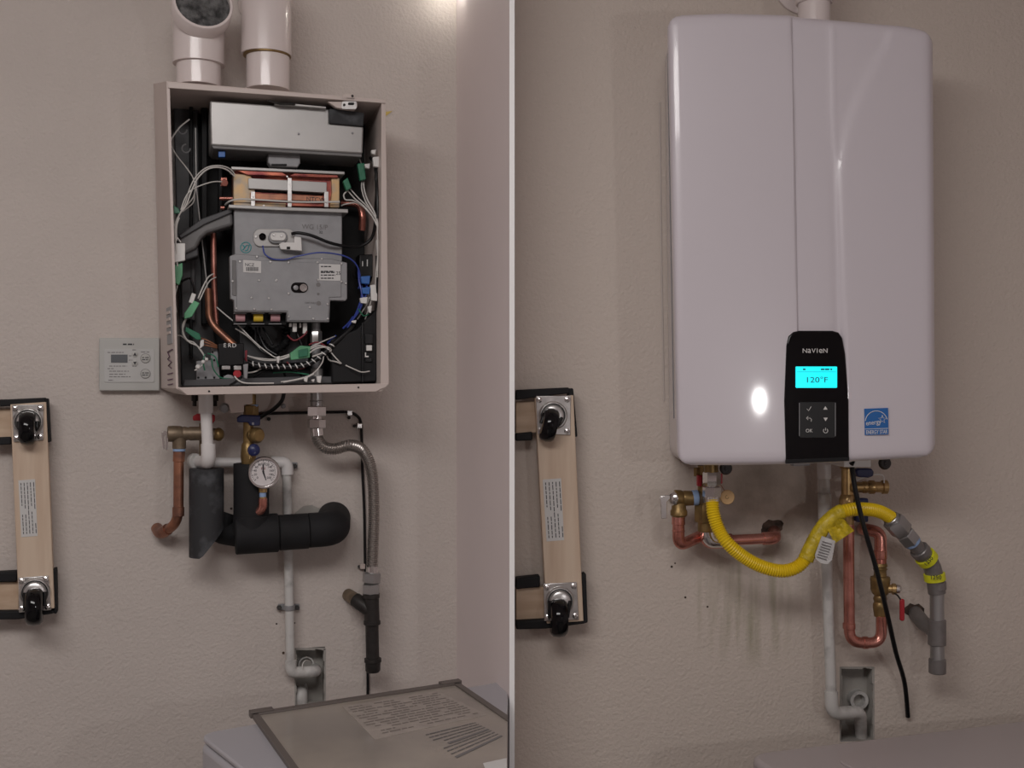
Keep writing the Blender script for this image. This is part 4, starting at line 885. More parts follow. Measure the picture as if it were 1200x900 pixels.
# ================================================================== washers
def HZ(px_, py_, h): Z = h * F / (py_ - 450.0); return Vector(((px_ - 600) / F * Z, Z, CZ - h))
def clipx(mb, x):
    bm = bmesh.new(); vs = [bm.verts.new(v) for v in mb.v]
    for f in mb.f:
        try: bm.faces.new([vs[i] for i in f])
        except ValueError: pass
    bmesh.ops.recalc_face_normals(bm, faces=bm.faces)
    r = bmesh.ops.bisect_plane(bm, geom=bm.verts[:] + bm.edges[:] + bm.faces[:], plane_co=(x, 0, 0), plane_no=(1, -0.0, 0), clear_outer=True)
    ed = [e for e in r['geom_cut'] if isinstance(e, bmesh.types.BMEdge)]
    bmesh.ops.holes_fill(bm, edges=bm.edges[:], sides=0)
    bm.verts.index_update(); m2 = MB(); m2.v = [v.co.copy() for v in bm.verts]; m2.f = [tuple(v.index for v in f.verts) for f in bm.faces]; bm.free(); return m2
def slab(P, z0, z1): return vprism([(p.x, p.y) for p in P], z0, z1)
def rounded(P, r, k=6):
    out = []; n = len(P)
    for i in range(n):
        a, b_, c_ = P[i - 1], P[i], P[(i + 1) % n]; s = b_ + (a - b_).normalized() * r; e = b_ + (c_ - b_).normalized() * r
        for j in range(k + 1): t = j / k; out.append(s * (1 - t) ** 2 + b_ * 2 * t * (1 - t) + e * t * t)
    return out
hL = 0.58; top = CZ - hL
A = HZ(252, 855, hL); B = HZ(566, 801, hL)
e = (B - A).normalized(); gdir = Vector((e.y, -e.x, 0))
A2 = HZ(238, 868, hL); A2 = A + gdir * 0.02 - e * 0.035
P = rounded([A - e * .03 , B + e * .25, B + e * .25 + gdir * .55, A - e * .03 + gdir * .55], .035)
XC = -0.0075
ws = thing('washing_machine', Vector((A.x + .2, A.y - .1, 0)), 'white top-loading washing machine with brown-framed printed lid below the open heater', 'washing machine', 'washing machines')
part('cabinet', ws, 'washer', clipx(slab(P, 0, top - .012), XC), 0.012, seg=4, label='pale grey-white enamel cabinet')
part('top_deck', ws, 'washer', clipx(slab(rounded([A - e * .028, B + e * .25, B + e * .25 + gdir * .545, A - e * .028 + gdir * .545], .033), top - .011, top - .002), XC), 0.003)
q0, q1, q3 = HZ(301, 839, hL), HZ(533, 803.5, hL), HZ(345, 900, hL)
la = (q1 - q0).normalized(); lb = (q3 - q0).normalized()
wl2 = (q1 - q0).length; dl = .52; u = .009
def lp(a_, b_): return q0 + la * a_ + lb * b_
for nm, quad in (('lid_frame', [lp(-u, -u), lp(wl2 + u, -u), lp(wl2 + u, u), lp(-u, u)]), ('lid_frame', [lp(-u, 0), lp(u * .3, 0), lp(u * .3, dl), lp(-u, dl)]), ('lid_frame', [lp(wl2 - u * .4, 0), lp(wl2 + u, 0), lp(wl2 + u, dl), lp(wl2 - u * .4, dl)])):
    part(nm, ws, 'lidtrim', clipx(slab(quad, top - .002, top + .006), XC), 0.001, 'brown-grey lid frame strip')
lidp = part('lid', ws, 'lid', clipx(slab([lp(0, u), lp(wl2, u), lp(wl2, dl), lp(0, dl)], top - .002, top + .003), XC), 0.0006, 'beige glossy lid')
pp = [HZ(401, 830, hL), HZ(513, 812, hL), HZ(571, 840, hL), HZ(439, 869, hL)]
sh = part('printed_sheet', lidp, 'lidpaper', slab(pp, top + .003, top + .0036), label='translucent sheet of small print taped to the lid')
mb = MB(); rg = random.Random(4)
def bil(P4, u_, v_): return (P4[0].lerp(P4[1], u_)).lerp(P4[3].lerp(P4[2], u_), v_)
for j in range(13):
    u0 = 0.04
    while u0 < .95:
        u1 = min(.96, u0 + rg.uniform(.02, .10)); v0 = .06 + j * .069
        if rg.random() < .8: mb.add(slab([bil(pp, u0, v0), bil(pp, u1, v0), bil(pp, u1, v0 + .022), bil(pp, u0, v0 + .022)], top + .0036, top + .004).v, [(0, 1, 2, 3), (4, 5, 6, 7)])
        u0 = u1 + .012
stuff(part('sheet_print', sh, mat('pale_print', (.24, .21, .19), .6), mb))
pp2 = [HZ(497, 862, hL), HZ(556, 848, hL), HZ(592, 866, hL), HZ(538, 893, hL)]
mb = MB()
for j in range(9):
    u0 = 0.0 + (.15 if j in (3, 4) else 0)
    while u0 < .98:
        u1 = min(.99, u0 + rg.uniform(.05, .2)); v0 = .04 + j * .105; hh = .06 if j in (4, 8) else .028
        mb.add(slab([bil(pp2, u0, v0), bil(pp2, u1, v0), bil(pp2, u1, v0 + hh), bil(pp2, u0, v0 + hh)], top + .0031, top + .0036).v, [(0, 1, 2, 3), (4, 5, 6, 7)])
        u0 = u1 + (.015 if j not in (4, 8) else 0)
stuff(part('lid_print', lidp, 'inkgrey', clipx(mb, XC) if False else mb))
part('lid_label', lidp, 'paper', slab([HZ(566, 897, hL), HZ(594, 891, hL), HZ(594, 915, hL), HZ(575, 920, hL)], top + .003, top + .0036), label='white label corner')
part('hinge_block', ws, 'lidtrim', slab([lp(-.012, -.014), lp(.03, -.014), lp(.03, .004), lp(-.012, .004)], top - .002, top + .009), 0.001)
part('hinge_block', ws, 'lidtrim', slab([lp(wl2 - .03, -.014), lp(wl2 + .014, -.014), lp(wl2 + .014, .004), lp(wl2 - .03, .004)], top - .002, top + .009), 0.001)

hR = 0.66; top2 = CZ - hR
A = HZ(872, 883, hR); B = HZ(1205, 843, hR); e = (B - A).normalized(); gd = Vector((e.y, -e.x, 0))
w2 = thing('washing_machine', Vector((A.x + .3, A.y - .2, 0)), 'plain grey-white washing machine corner below the white heater', 'washing machine', 'washing machines')
P = rounded([A, B + e * .25, B + e * .25 + gd * .6, A + gd * .6], .05)
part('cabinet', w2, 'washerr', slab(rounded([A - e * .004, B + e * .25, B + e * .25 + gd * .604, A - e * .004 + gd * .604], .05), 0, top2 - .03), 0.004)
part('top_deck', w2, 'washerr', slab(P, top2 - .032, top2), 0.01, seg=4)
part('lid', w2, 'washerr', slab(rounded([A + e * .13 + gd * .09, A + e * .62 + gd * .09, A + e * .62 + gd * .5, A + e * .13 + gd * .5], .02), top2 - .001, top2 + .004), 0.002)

# ================================================================== RIGHT BAY : new heater
b = R.at(940, 545, .12)
H2 = thing('water_heater', b, 'new white wall-hung water heater with black panel and lit turquoise display', 'water heater', 'wall-hung water heaters')
FO = .25
# front cover as a sculpted sheet inside the rounded outline
def lerp(a_, b_, t): return a_ + (b_ - a_) * t
def poly(P_, x):
    for (xa, ya), (xb, yb) in zip(P_, P_[1:]):
        if xa <= x <= xb: return lerp(ya, yb, (x - xa) / (xb - xa) if xb > xa else 0)
    return P_[0][1] if x < P_[0][0] else P_[-1][1]
TOP = [(781, 18.5), (850, 16), (925, 18), (936, 20.5), (1060, 31), (1096, 37)]
BOT = [(790, 545), (860, 545), (920, 544), (1000, 540.5), (1098, 535)]
def left_(y): return lerp(781.5, 793.5, (y - 17) / 528)
def right_(y): return lerp(1093, 1096, (y - 37) / 498)
us = sorted(set([0, .004, .01, .018, .03, .045, .07, .1, .14, .18, .22, .26, .3, .34, .38, .42, .45, .462, .468, .472, .477, .485, .5, .53, .56, .59, .606, .614, .622, .63, .635, .64, .65, .66, .67, .68, .69, .7, .71, .72, .73, .74, .75, .76, .77, .78, .79, .8, .81, .82, .83, .84, .85, .86, .9, .93, .955, .97, .982, .99, .996, 1]))
vs = [0, .003, .007, .013, .022, .03, .04, .05, .06, .07, .08, .1, .12, .14, .16, .18, .2, .22, .25, .28, .3, .32, .35, .4, .45, .5, .55, .6, .65, .7, .75, .8, .85, .9, .93, .955, .97, .982, .99, .996, 1]
RC = 17.0
def prof(u_, v_):
    x = u_ * 305
    fl = .47 + .008 * v_; fr = .612 - 0.0 * v_
    base_ = 0.0
    dl_ = min(x, 305 - x); dt = min(v_ * 520, (1 - v_) * 520)
    def rnd_(d_, w_, h_): return 0 if d_ > w_ else -h_ * (1 - math.sqrt(max(0, 1 - (1 - d_ / w_) ** 2)))
    z = rnd_(dl_, 10, .018) + rnd_(dt, 9, .012)
    # broad bow of the cover
    z -= .010 * ((u_ - .5) * 2) ** 2
    # centre strip, sunk at top and widening to the control panel
    def sm(a_, b_, t): t = max(0, min(1, (t - a_) / (b_ - a_))); return t * t * (3 - 2 * t)
    wr2 = .612 + .03 * sm(.15, .7, v_); depth_ = .0065
    z -= depth_ * (sm(fl - .004, fl + .002, u_) - sm(wr2 - .012, wr2 + .02, u_))
    # made-up crease on the right panel, shaped to draw a curved highlight
    cr_ = poly([(0, .84), (.045, .82), (.08, .785), (.12, .75), (.17, .71), (.22, .68), (.28, .655), (.35, .64), (.6, .635), (1, .645)], v_)
    if u_ > .6: z -= .0045 * (1 - sm(cr_ - .018, cr_ + .02, u_)) * sm(.6, .64, u_)
    return FO + z
grid = []; nU, nV = len(us), len(vs)
for v_ in vs:
    row = []
    for u_ in us:
        x = lerp(lerp(781.5, 1093, u_), lerp(793.5, 1096, u_), v_)
        y = lerp(poly(TOP, x), poly(BOT, x), v_)
        # round the corners by pulling in the ends of the rows
        for cxs, sgn in ((0, 1), (1, -1)):
            dx = abs(x - (left_(y) if cxs == 0 else right_(y)))
        dyv = min(v_ * 520, (1 - v_) * 520)
        if dyv < RC:
            pull = RC - math.sqrt(RC * RC - (RC - dyv) ** 2)
            W0, W1 = left_(y), right_(y)
            if x < W0 + pull: x = W0 + pull
            if x > W1 - pull: x = W1 - pull
        row.append(R.at(x, y, prof(u_, v_)))
    grid.append(row)
mb = MB(); vv = [p for r_ in grid for p in r_]
ff = [(j * nU + i, j * nU + i + 1, (j + 1) * nU + i + 1, (j + 1) * nU + i) for j in range(nV - 1) for i in range(nU - 1)]
mb.add(vv, ff)
# rim running back to the wall side body
loop = [(0, i) for i in range(nU)] + [(j, nU - 1) for j in range(1, nV)] + [(nV - 1, i) for i in range(nU - 2, -1, -1)] + [(j, 0) for j in range(nV - 2, 0, -1)]
LP = [grid[j][i] for j, i in loop]
ctr = R.at(940, 280, FO)
def backpt(p, d_, ins):
    q = p - R.n * d_; c_ = ctr - R.n * d_
    s_ = (q - c_).dot(R.t); m_ = s_
    hw = 0.27
    if s_ < 0: q = q + R.t * (ins * min(1, max(0, (-s_) / hw)) ** 3)
    return q
cov = part('front_cover', H2, 'enamel', mb, label='glossy white front cover with sunken centre strip')
n_ = len(LP)
mb = MB().add([p + R.n * 0 for p in LP] + [backpt(p, .10, .028) for p in LP] + [backpt(p, FO - .03, .052) for p in LP],
    [(i, (i + 1) % n_, (i + 1) % n_ + n_, i + n_) for i in range(n_)] + [(i + n_, (i + 1) % n_ + n_, (i + 1) % n_ + 2 * n_, i + 2 * n_) for i in range(n_)] + [tuple(range(2 * n_, 3 * n_))])
part('body', H2, 'enamel', mb, label='white case sides')
part('rear_frame', H2, 'galv', MB().rect(R, 812, 60, 1000, 500, .021, .0205), 0.002)
part('side_seam', H2, 'galv', MB().tube([backpt(p, .0995, .0275) - R.t * .0006 for p in LP[-(nV - 8):-6]], .0012, 6), label='grey seam along the case side')

# control panel
def RT(u_, v_): return u_, v_
cp = part('control_panel', H2, 'gloss', MB().prism(R, [(921.5, 543.5), (919.5, 470), (922, 405), (924.5, 394), (930, 389), (937, 387.5), (976, 387.5), (983, 389.5), (987.5, 396), (991, 415), (995, 470), (995.5, 540)], FO + .003, .02), 0.003, 'black glossy control panel', 4)
Z_ = FO + .003
for ch, x0, hh in (('N', 943.2, 5.2), ('a', 948.4, 7.0), ('V', 953.4, 5.2), ('I', 957.6, 5.2), ('e', 961.7, 7.0), ('N', 967.2, 5.2)):
    text('brand_letter', ch, R, x0, 413.5, hh, Z_ + .0002, 'whiteplug', cp, sx=1.1 if hh < 6 else 1.0, label='white brand letter')
scr = part('screen', cp, 'screen', MB().prism(R, rrect(932.5, 429.5, 981, 454.5, 1), Z_ + .001, .0015), label='lit turquoise temperature display')
text('screen_reading', '120°F', R, 957, 448.3, 6.6, Z_ + .0012, 'screenink', scr, sx=1.25)
part('screen_rule', scr, 'screenink', MB().rect(R, 934, 435.6, 980, 436, Z_ + .0013, .0004))
lines('screen_icons', R, [(941, 432.8, 944), (962, 432.8, 976)], Z_ + .0013, 'screenink', scr, 1.8)
bp_ = part('button_pad', cp, 'black', MB().prism(R, rrect(936.5, 471, 979, 513, 2), Z_ + .0012, .001), 0.0006)
for x0 in (936.8, 979):
    part('pad_edge', bp_, 'grey', MB().rect(R, x0 - .35, 472, x0 + .35, 511, Z_ + .0016, .0008))
def glyph(pts, w_=.0006): return MB().tube([R.at(x, y, Z_ + .0016) for x, y in pts], w_, 6)
part('button_tick', bp_, 'whiteplug', glyph([(945.5, 479), (947.5, 481.5), (950.5, 476.5)]))
part('button_up', bp_, 'whiteplug', MB().prism(R, [(967.3, 476), (969.8, 480), (964.8, 480)], Z_ + .0017, .0006))
part('button_down', bp_, 'whiteplug', MB().prism(R, [(967.5, 493.5), (965, 489.5), (970, 489.5)], Z_ + .0017, .0006))
part('button_back', bp_, 'whiteplug', glyph([(947, 488), (945, 490), (947, 492)]), 0)
part('button_back', bp_, 'whiteplug', glyph([(945, 490), (949.5, 490), (951, 491.5), (950.5, 494)]))
text('button_ok', 'OK', R, 948.2, 506.6, 4, Z_ + .0014, 'whiteplug', bp_)
part('button_power', bp_, 'whiteplug', glyph([(967.5 + 2.6 * math.sin(a), 504.8 - 2.6 * math.cos(a)) for a in [0.7 + i * (2 * PI - 1.4) / 12 for i in range(13)]]))
part('button_power', bp_, 'whiteplug', glyph([(967.5, 501.3), (967.5, 504.5)]))
part('lower_lip', cp, 'blackmat', MB().prism(R, [(921, 538.5), (995.5, 535.5), (995.5, 540.2), (921, 543.6)], Z_ + .002, .004), 0.001)
# blue efficiency sticker
es = part('efficiency_sticker', H2, 'bluesticker', MB().prism(R, [(1013.2, 479), (1040.8, 478), (1041.3, 509), (1014, 510)], FO + .0005, .006), label='square blue energy rating sticker')
part('sticker_arc', es, 'whiteplug', MB().tube([R.at(1027 + 13 * math.cos(a), 494.5 - 13 * math.sin(a), FO + .0009) for a in [.25 + i * (PI - .35) / 14 for i in range(15)]], .0007, 6))
part('sticker_rule', es, 'whiteplug', MB().prism(R, [(1013.5, 502.5), (1041.2, 501.6), (1041.2, 502.2), (1013.5, 503.1)], FO + .0009, .0004))
text('sticker_script', 'energy', R, 1023.8, 497.5, 5.6, FO + .0008, 'whiteplug', es, rot=.12, sx=.85)
st_ = [(1034 + (5 if i % 2 == 0 else 1.9) * math.sin(i * PI / 5), 491.5 - (5 if i % 2 == 0 else 1.9) * math.cos(i * PI / 5)) for i in range(11)]
part('sticker_star', es, 'whiteplug', MB().tube([R.at(x, y, FO + .0009) for x, y in st_], .0005, 6))
text('sticker_words', 'ENERGY STAR', R, 1027.5, 508.4, 4.6, FO + .0008, 'whiteplug', es, sx=.62, rot=.03)
# feet and fixings under the case
for x0, y0, off in ((850, 547.5, .15), (1036, 541.5, .17)):
    part('rubber_foot', H2, 'iron', MB().lathe(R.at(x0, y0, off) - R.z * .002, R.n, [(0, 7 * .0017), (.004, 7.6 * .0017), (.010, 6 * .0017), (.010, 2.5 * .0017), (.013, 2.2 * .0017)], 20))
part('base_block', H2, 'whiteplug', MB().rect(R, 989, 538, 1021, 547.5, .2, .08), 0.002)
part('latch_plate', H2, 'grey', MB().prism(R, [(929, 543), (950, 542), (949, 545.5), (930, 546.5)], .2, .02), 0.001)

# vent pipe above new heater
v = thing('vent_pipe', R.at(953, 25, .1), 'white vent pipe with round collar above the white heater', 'pipe', 'vent pipes above the heaters')
part('riser', v, 'pvcvent', MB().cyl(R.at(954, 50, .15), R.at(954, -60, .15), 18.5 * R.k(954, .15), 36, .02))
part('hub', v, 'pvcvent', MB().cyl(R.at(954, 5, .15), R.at(954, -26, .15), 21 * R.k(954, .15), 36, .04))
part('elbow', v, 'pvcvent', MB().tube(fillet([R.at(954, -20, .15), R.at(954, -75, .15), R.at(954, -75, .001)], .07, 10), 23 * R.k(954, .15), 32))
part('wall_collar', v, 'pvcvent', MB().lathe(R.at(942, -19, .001), R.n, [(0, 38 * .00175), (.006, 38 * .00175), (.010, 34 * .00175), (.010, 24 * .00175), (.001, 24 * .00175)], 40))

# ---- relief valve + copper on new heater
OV = .09; k_ = R.k(800, OV)
rv = thing('relief_valve', R.at(795, 606, OV), 'brass relief valve with chrome lever left of the yellow hose', 'valve', 'relief valves')
part('body', rv, 'darkbrass', MB().lathe(R.at(790, 584, OV), R.t, [(0, 9 * k_), (.002, 10 * k_), (.014, 9.6 * k_), (.018, 8.4 * k_), (.022, 9 * k_), (.042, 8.4 * k_)], 28))
part('outlet', rv, 'darkbrass', MB().lathe(R.at(795.5, 586, OV), -R.z, [(0, 8 * k_), (.018, 8.6 * k_), (.022, 10 * k_), (.030, 10 * k_), (.034, 8 * k_)], 26))
part('bonnet', rv, 'chrome', MB().lathe(R.at(789, 584, OV + .004), -R.t + R.n * .7, [(0, 8.2 * k_), (.002, 8.6 * k_), (.006, 7 * k_), (.009, 3.5 * k_), (.01, 1 * k_)], 24))
part('lever', rv, 'chrome', MB().prism(R, [(773.5, 582), (781, 580), (786, 581), (785, 585), (782, 588), (781.5, 607.5), (775, 608), (774.5, 594)], OV + .014, .004), 0.001)
part('tape_ring', rv, 'ptfe', MB().cyl(R.at(811, 583.5, OV), R.at(818, 583, OV), 9 * k_))
rp = thing('discharge_pipe', R.at(808, 642, OV), 'short new copper discharge bend under the brass relief valve', 'pipe')
part('pipe', rp, 'copper2', MB().tube(fillet(R.pts([(795, 604, OV), (795, 640, OV), (822, 628, .045), (832, 620, .0)]), .022, 8), 7.0 * k_, 24))
part('elbow_collar', rp, 'copper2', MB().cyl(R.at(795, 621, OV), R.at(795, 623, OV), 7.7 * k_))
part('elbow_collar', rp, 'copper2', MB().cyl(R.at(795, 604, OV), R.at(795, 615, OV), 7.8 * k_))

# ---- hot valve new
OH = .085; k_ = R.k(830, OH)
hv = thing('service_valve', R.at(830, 622, OH), 'brass hot service valve with red handles behind the yellow hose end', 'valve', 'service valves')
part('body', hv, 'darkbrass', MB().cyl(R.at(826, 545, OH), R.at(826, 592, OH), 8.5 * k_).hexnut(R.at(828, 590, OH), R.at(828, 612, OH), 14 * k_).cyl(R.at(828, 611, OH), R.at(828, 623, OH), 10.5 * k_).hexnut(R.at(818, 548, OH), R.at(818, 558, OH), 5 * k_))
part('inlet_stub', hv, 'bronze', MB().cyl(R.at(817, 584, OH), R.at(829, 584, OH), 9 * k_))
part('handle', hv, 'red', MB().rect(R, 817.5, 557, 823, 570, OH + .02, .012), 0.002)
part('handle', hv, 'red', MB().rect(R, 842, 555, 847, 567, OH + .02, .012), 0.002)
wt = part('tag_cord', hv, 'wirebrown', MB().tube(catmull(R.pts([(838, 569, OH + .03), (844, 568, OH + .032), (847, 572, OH + .032), (849, 575, OH + .03)])), .0009, 6))
wt = part('round_tag', hv, 'tan', MB().lathe(R.at(852, 582.5, OH + .028), R.n, [(0, 8 * k_), (.002, 8.6 * k_), (.0035, 8 * k_)], 30), label='round tan cardboard tag')
part('tag_punch', wt, 'darkbrass', MB().tube([R.at(852 + 2 * math.cos(a), 582.5 + 2 * math.sin(a), OH + .0318) for a in [i * .6 for i in range(9)]], .0005, 6))
hp = thing('hot_water_pipe', R.at(860, 634, .04), 'horizontal new copper pipe running right into a broken wall hole', 'pipe')
k_ = R.k(860, .06)
part('silver_elbow', hp, 'chrome', MB().tube(fillet(R.pts([(829, 620, .075), (831, 633, .075), (850, 633.5, .06)]), .03, 8), 9.0 * k_, 24), label='silvery soldered elbow')
part('elbow_base', hp, 'copper2', MB().tube(fillet(R.pts([(828, 620, .07), (829, 634, .07), (856, 634, .055)]), .03, 8), 9.0 * k_, 24))
part('pipe', hp, 'copper2', MB().cyl(R.at(848, 633.5, .06), R.at(900, 631, .05), 6.3 * k_))
part('wall_elbow', hp, 'copper2', MB().tube(fillet(R.pts([(894, 631.2, .05), (908, 630.5, .048), (907, 622, -.01)]), .02, 8), 7.6 * k_, 24))

# ---- yellow gas connector
OY = .155
gy = thing('gas_connector', R.at(940, 668, OY), 'bright yellow corrugated gas hose sagging between silver nuts', 'hose', 'corrugated gas hoses')
P = R.pts([(834.5, 586, OY - .02), (836, 602, OY - .015), (842, 620, OY - .01), (853, 637, OY), (872, 653, OY), (893, 664, OY), (915, 669, OY), (933, 665, OY), (946, 652, OY), (955, 634, OY), (967, 615, OY), (981, 602, OY), (999, 597, OY), (1018, 597, OY - .01), (1032, 600, OY - .02), (1045, 607, OY - .03)])
P = resample(catmull(P, 14), 0.0012)
part('hose', gy, 'yellow', MB().tube(P, [7.6 * R.k(900, OY) * (1 + 0.07 * math.cos(i * PI / 2.0)) for i in range(len(P))], 18), label='yellow coated ribbed hose')
Ps = R.pts([(944, 656, OY), (954, 635, OY), (966, 616, OY), (980, 603, OY), (988, 599, OY)]); Ps = resample(catmull(Ps, 10), .002)
rg = random.Random(8)
part('hose_sleeve', gy, 'yellowtag', MB().tube(Ps, [9.0 * R.k(960, OY) * (1 + .03 * rg.uniform(-1, 1)) for _ in Ps], 16), label='crinkled yellow plastic warning sleeve')
def sheet(bay, P4, nx, ny, amp, off, th, seed):
    rg_ = random.Random(seed); V = []; Bk = []
    for j in range(ny + 1):
        for i in range(nx + 1):
            u_, w_ = i / nx, j / ny
            x = lerp(lerp(P4[0][0], P4[1][0], u_), lerp(P4[3][0], P4[2][0], u_), w_); y = lerp(lerp(P4[0][1], P4[1][1], u_), lerp(P4[3][1], P4[2][1], u_), w_)
            o_ = off + amp * math.sin(u_ * 9 + seed) * .5 + amp * rg_.uniform(-.4, .4); V.append(bay.at(x, y, o_)); Bk.append(bay.at(x, y, o_ - th))
    N_ = (nx + 1); f1 = [(j * N_ + i, j * N_ + i + 1, (j + 1) * N_ + i + 1, (j + 1) * N_ + i) for j in range(ny) for i in range(nx)]; o2 = len(V)
    f2 = [tuple(k2 + o2 for k2 in reversed(f)) for f in f1]
    lp_ = [i for i in range(N_)] + [(j * N_ + nx) for j in range(1, ny + 1)] + [ny * N_ + i for i in range(nx - 1, -1, -1)] + [j * N_ for j in range(ny - 1, 0, -1)]
    f3 = [(lp_[i], lp_[(i + 1) % len(lp_)], lp_[(i + 1) % len(lp_)] + o2, lp_[i] + o2) for i in range(len(lp_))]
    return MB().add(V + Bk, f1 + f2 + f3)
part('warning_tag', gy, 'yellowtag', sheet(R, [(968, 617), (987, 606), (1001, 622), (978, 637)], 9, 7, .006, OY + .012, .0015, 1), label='crumpled yellow warning tag')
wt = part('paper_tag', gy, 'paper', sheet(R, [(963, 628), (979, 634), (975, 656), (955, 650)], 5, 6, .002, OY + .015, .001, 2).prism(R, [(955, 650), (975, 656), (970, 661), (962, 660), (956, 655)], OY + .015, .001), label='curled white paper tag')
mb = MB()
for i in range(7):
    mb.prism(R, [(964 - i * 1.1, 634 + i * 3), (975 - i * 1.0, 637.5 + i * 3), (974.7 - i, 638.6 + i * 3), (963.7 - i * 1.1, 635 + i * 3)], OY + .0175, .0005)
stuff(part('tag_print', wt, 'inkgrey', mb))
k_ = R.k(834, OY)
part('nut', gy, 'chrome', MB().hexnut(R.at(834, 553, .13), R.at(834, 569, .13), 10.5 * k_, .15))
part('collar', gy, 'chrome', MB().cyl(R.at(834, 567, .13), R.at(834, 572, .13), 5.5 * k_))
part('nut', gy, 'chrome', MB().hexnut(R.at(834, 570, .13), R.at(834, 583, .13), 11 * k_, .4))
part('collar', gy, 'chrome', MB().cyl(R.at(834, 582, .13), R.at(834.5, 589, .132), 9.6 * k_))
part('inlet', gy, 'darkbrass', MB().cyl(R.at(833, 540, .13), R.at(833.5, 554, .13), 8.5 * k_))

# ---- gas riser right
gr = thing('gas_pipe', R.at(1098, 790, .06), 'grey gas pipe elbow with yellow labels right of the yellow hose', 'pipe')
k_ = R.k(1070, .11)
dg = (R.at(1078, 645, .1) - R.at(1045, 608, .125))
Q = lambda t: R.at(1044, 607, .126) + dg * t
part('nut', gr, 'nutgrey', MB().cyl(Q(-.02), Q(.07), 9.5 * k_).hexnut(Q(.05), Q(.42), 13 * k_, .2))
part('nut', gr, 'nutgrey', MB().hexnut(Q(.44), Q(.72), 12 * k_, .5).cyl(Q(.40), Q(.46), 9 * k_))
part('tape_ring', gr, 'ptfe', MB().cyl(Q(.71), Q(.79), 10 * k_))
part('nipple', gr, 'pipegrey', MB().cyl(Q(.77), Q(1.08), 8.7 * k_))
part('elbow', gr, 'pipegrey', MB().tube(fillet([Q(1.0), Q(1.5), R.at(1098, 695, .085)], .03, 10), 10.2 * k_, 26))
part('elbow_bead', gr, 'pipegrey', MB().cyl(Q(.98), Q(1.12), 11.6 * k_))
part('elbow_bead', gr, 'pipegrey', MB().cyl(R.at(1097.5, 681, .085), R.at(1098, 691, .085), 11 * k_))
part('riser', gr, 'nutgrey', MB().cyl(R.at(1098, 690, .085), R.at(1098.5, 775, .085), 8.2 * k_))
part('tee', gr, 'pipegrey', MB().cyl(R.at(1098, 726, .085), R.at(1098, 756, .085), 10.5 * k_).tube(R.pts([(1098, 742, .085), (1082, 730, .04), (1072, 718, -.002)]), 9 * k_, 20))
part('cap', gr, 'pipegrey', MB().cyl(R.at(1098.5, 772, .085), R.at(1098.5, 789, .085), 10 * k_))
def band(p, d_, w_, r_, txt, pos):
    p = Vector(p); d_ = Vector(d_).normalized()
    o = part('label_band', gr, 'taglabel', MB().lathe(p - d_ * w_ / 2, d_, [(0, r_ - .0006), (.0004, r_), (w_ - .0004, r_), (w_, r_ - .0006)], 28), label='yellow printed label band')
    return o
bn = band(Q(1.27), dg, .015, 12.8 * k_, '', 0)
text('band_print', '1250', R, 1089.6, 659.2, 4.6, .1175, 'ink', bn, rot=.82)
e0, e1 = Q(1.5), R.at(1098, 695, .085)
bn = band(e0.lerp(e1, .42), e1 - e0, .015, 12.4 * k_, '', 0)
text('band_print', '1250', R, 1096.5, 679, 5, .1125, 'ink', bn, sx=1.0)

# ---- condensate new
dp = thing('drain_pipe', R.at(968, 850, .02), 'white plastic drain pipe running down under the white heater', 'pipe', 'white condensate drain pipes')
k_ = R.k(966, .05)
part('coupling', dp, 'pvc', MB().cyl(R.at(965.5, 541, .055), R.at(965.8, 561, .055), 8 * k_))
part('upper_pipe', dp, 'pvc_dirty', MB().cyl(R.at(965.8, 560, .055), R.at(966.2, 579, .055), 6.4 * k_))
part('coupling', dp, 'pvc_dirty', MB().cyl(R.at(966.2, 578, .055), R.at(967, 612, .055), 7.8 * k_))
part('fall_pipe', dp, 'pvc_dirty', MB().cyl(R.at(967, 610, .055), R.at(974.5, 828, .055), 6.2 * k_))
part('foot_elbow', dp, 'pvc_dirty', MB().tube(fillet(R.pts([(974, 810, .055), (974.8, 836, .055), (998, 835, .03)]), .025, 8), 7.8 * k_, 22))
part('cross_pipe', dp, 'pvc_dirty', MB().tube(fillet(R.pts([(992, 835.4, .035), (1008, 834, .02), (1009, 858, -.02), (1009, 872, -.03)]), .02, 8), 7.2 * k_, 22))
part('wall_socket', dp, 'pvc_dirty', MB().lathe(R.at(999, 815, -.06), R.n, [(0, .02), (.04, .02), (.04, .013), (.01, .012)], 24))

# ---- cold valves + copper loop + lower valve
OC = .08; k_ = R.k(995, OC)
cv = thing('service_valve', R.at(994, 612, OC), 'new brass cold service valve with navy handles right of the drain pipe', 'valve', 'service valves')
part('body', cv, 'brass', MB().lathe(R.at(993, 546, OC), -R.z, [(0, 8 * k_), (.004, 9 * k_), (.006, 7 * k_), (.058, 7 * k_), (.06, 8 * k_), (.07, 9.6 * k_), (.1, 9.6 * k_), (.105, 8 * k_), (.12, 7.5 * k_)], 26))
part('branch', cv, 'brass', MB().lathe(R.at(996, 571, OC + .006), R.t, [(0, 6 * k_), (.026, 6.2 * k_), (.027, 7 * k_), (.034, 7.2 * k_), (.036, 6 * k_), (.041, 8 * k_), (.05, 8 * k_), (.052, 6.4 * k_), (.066, 6.4 * k_), (.068, 8.2 * k_), (.077, 8.2 * k_), (.079, 6 * k_)], 24), label='brass drain branch with cap')
part('cap_strap', cv, 'whiteplug', MB().tube(catmull(R.pts([(1004, 563, OC + .02), (1016, 558, OC + .022), (1028, 556, OC + .02), (1035, 558, OC + .02), (1036, 566, OC + .018)])), .0016, 8))
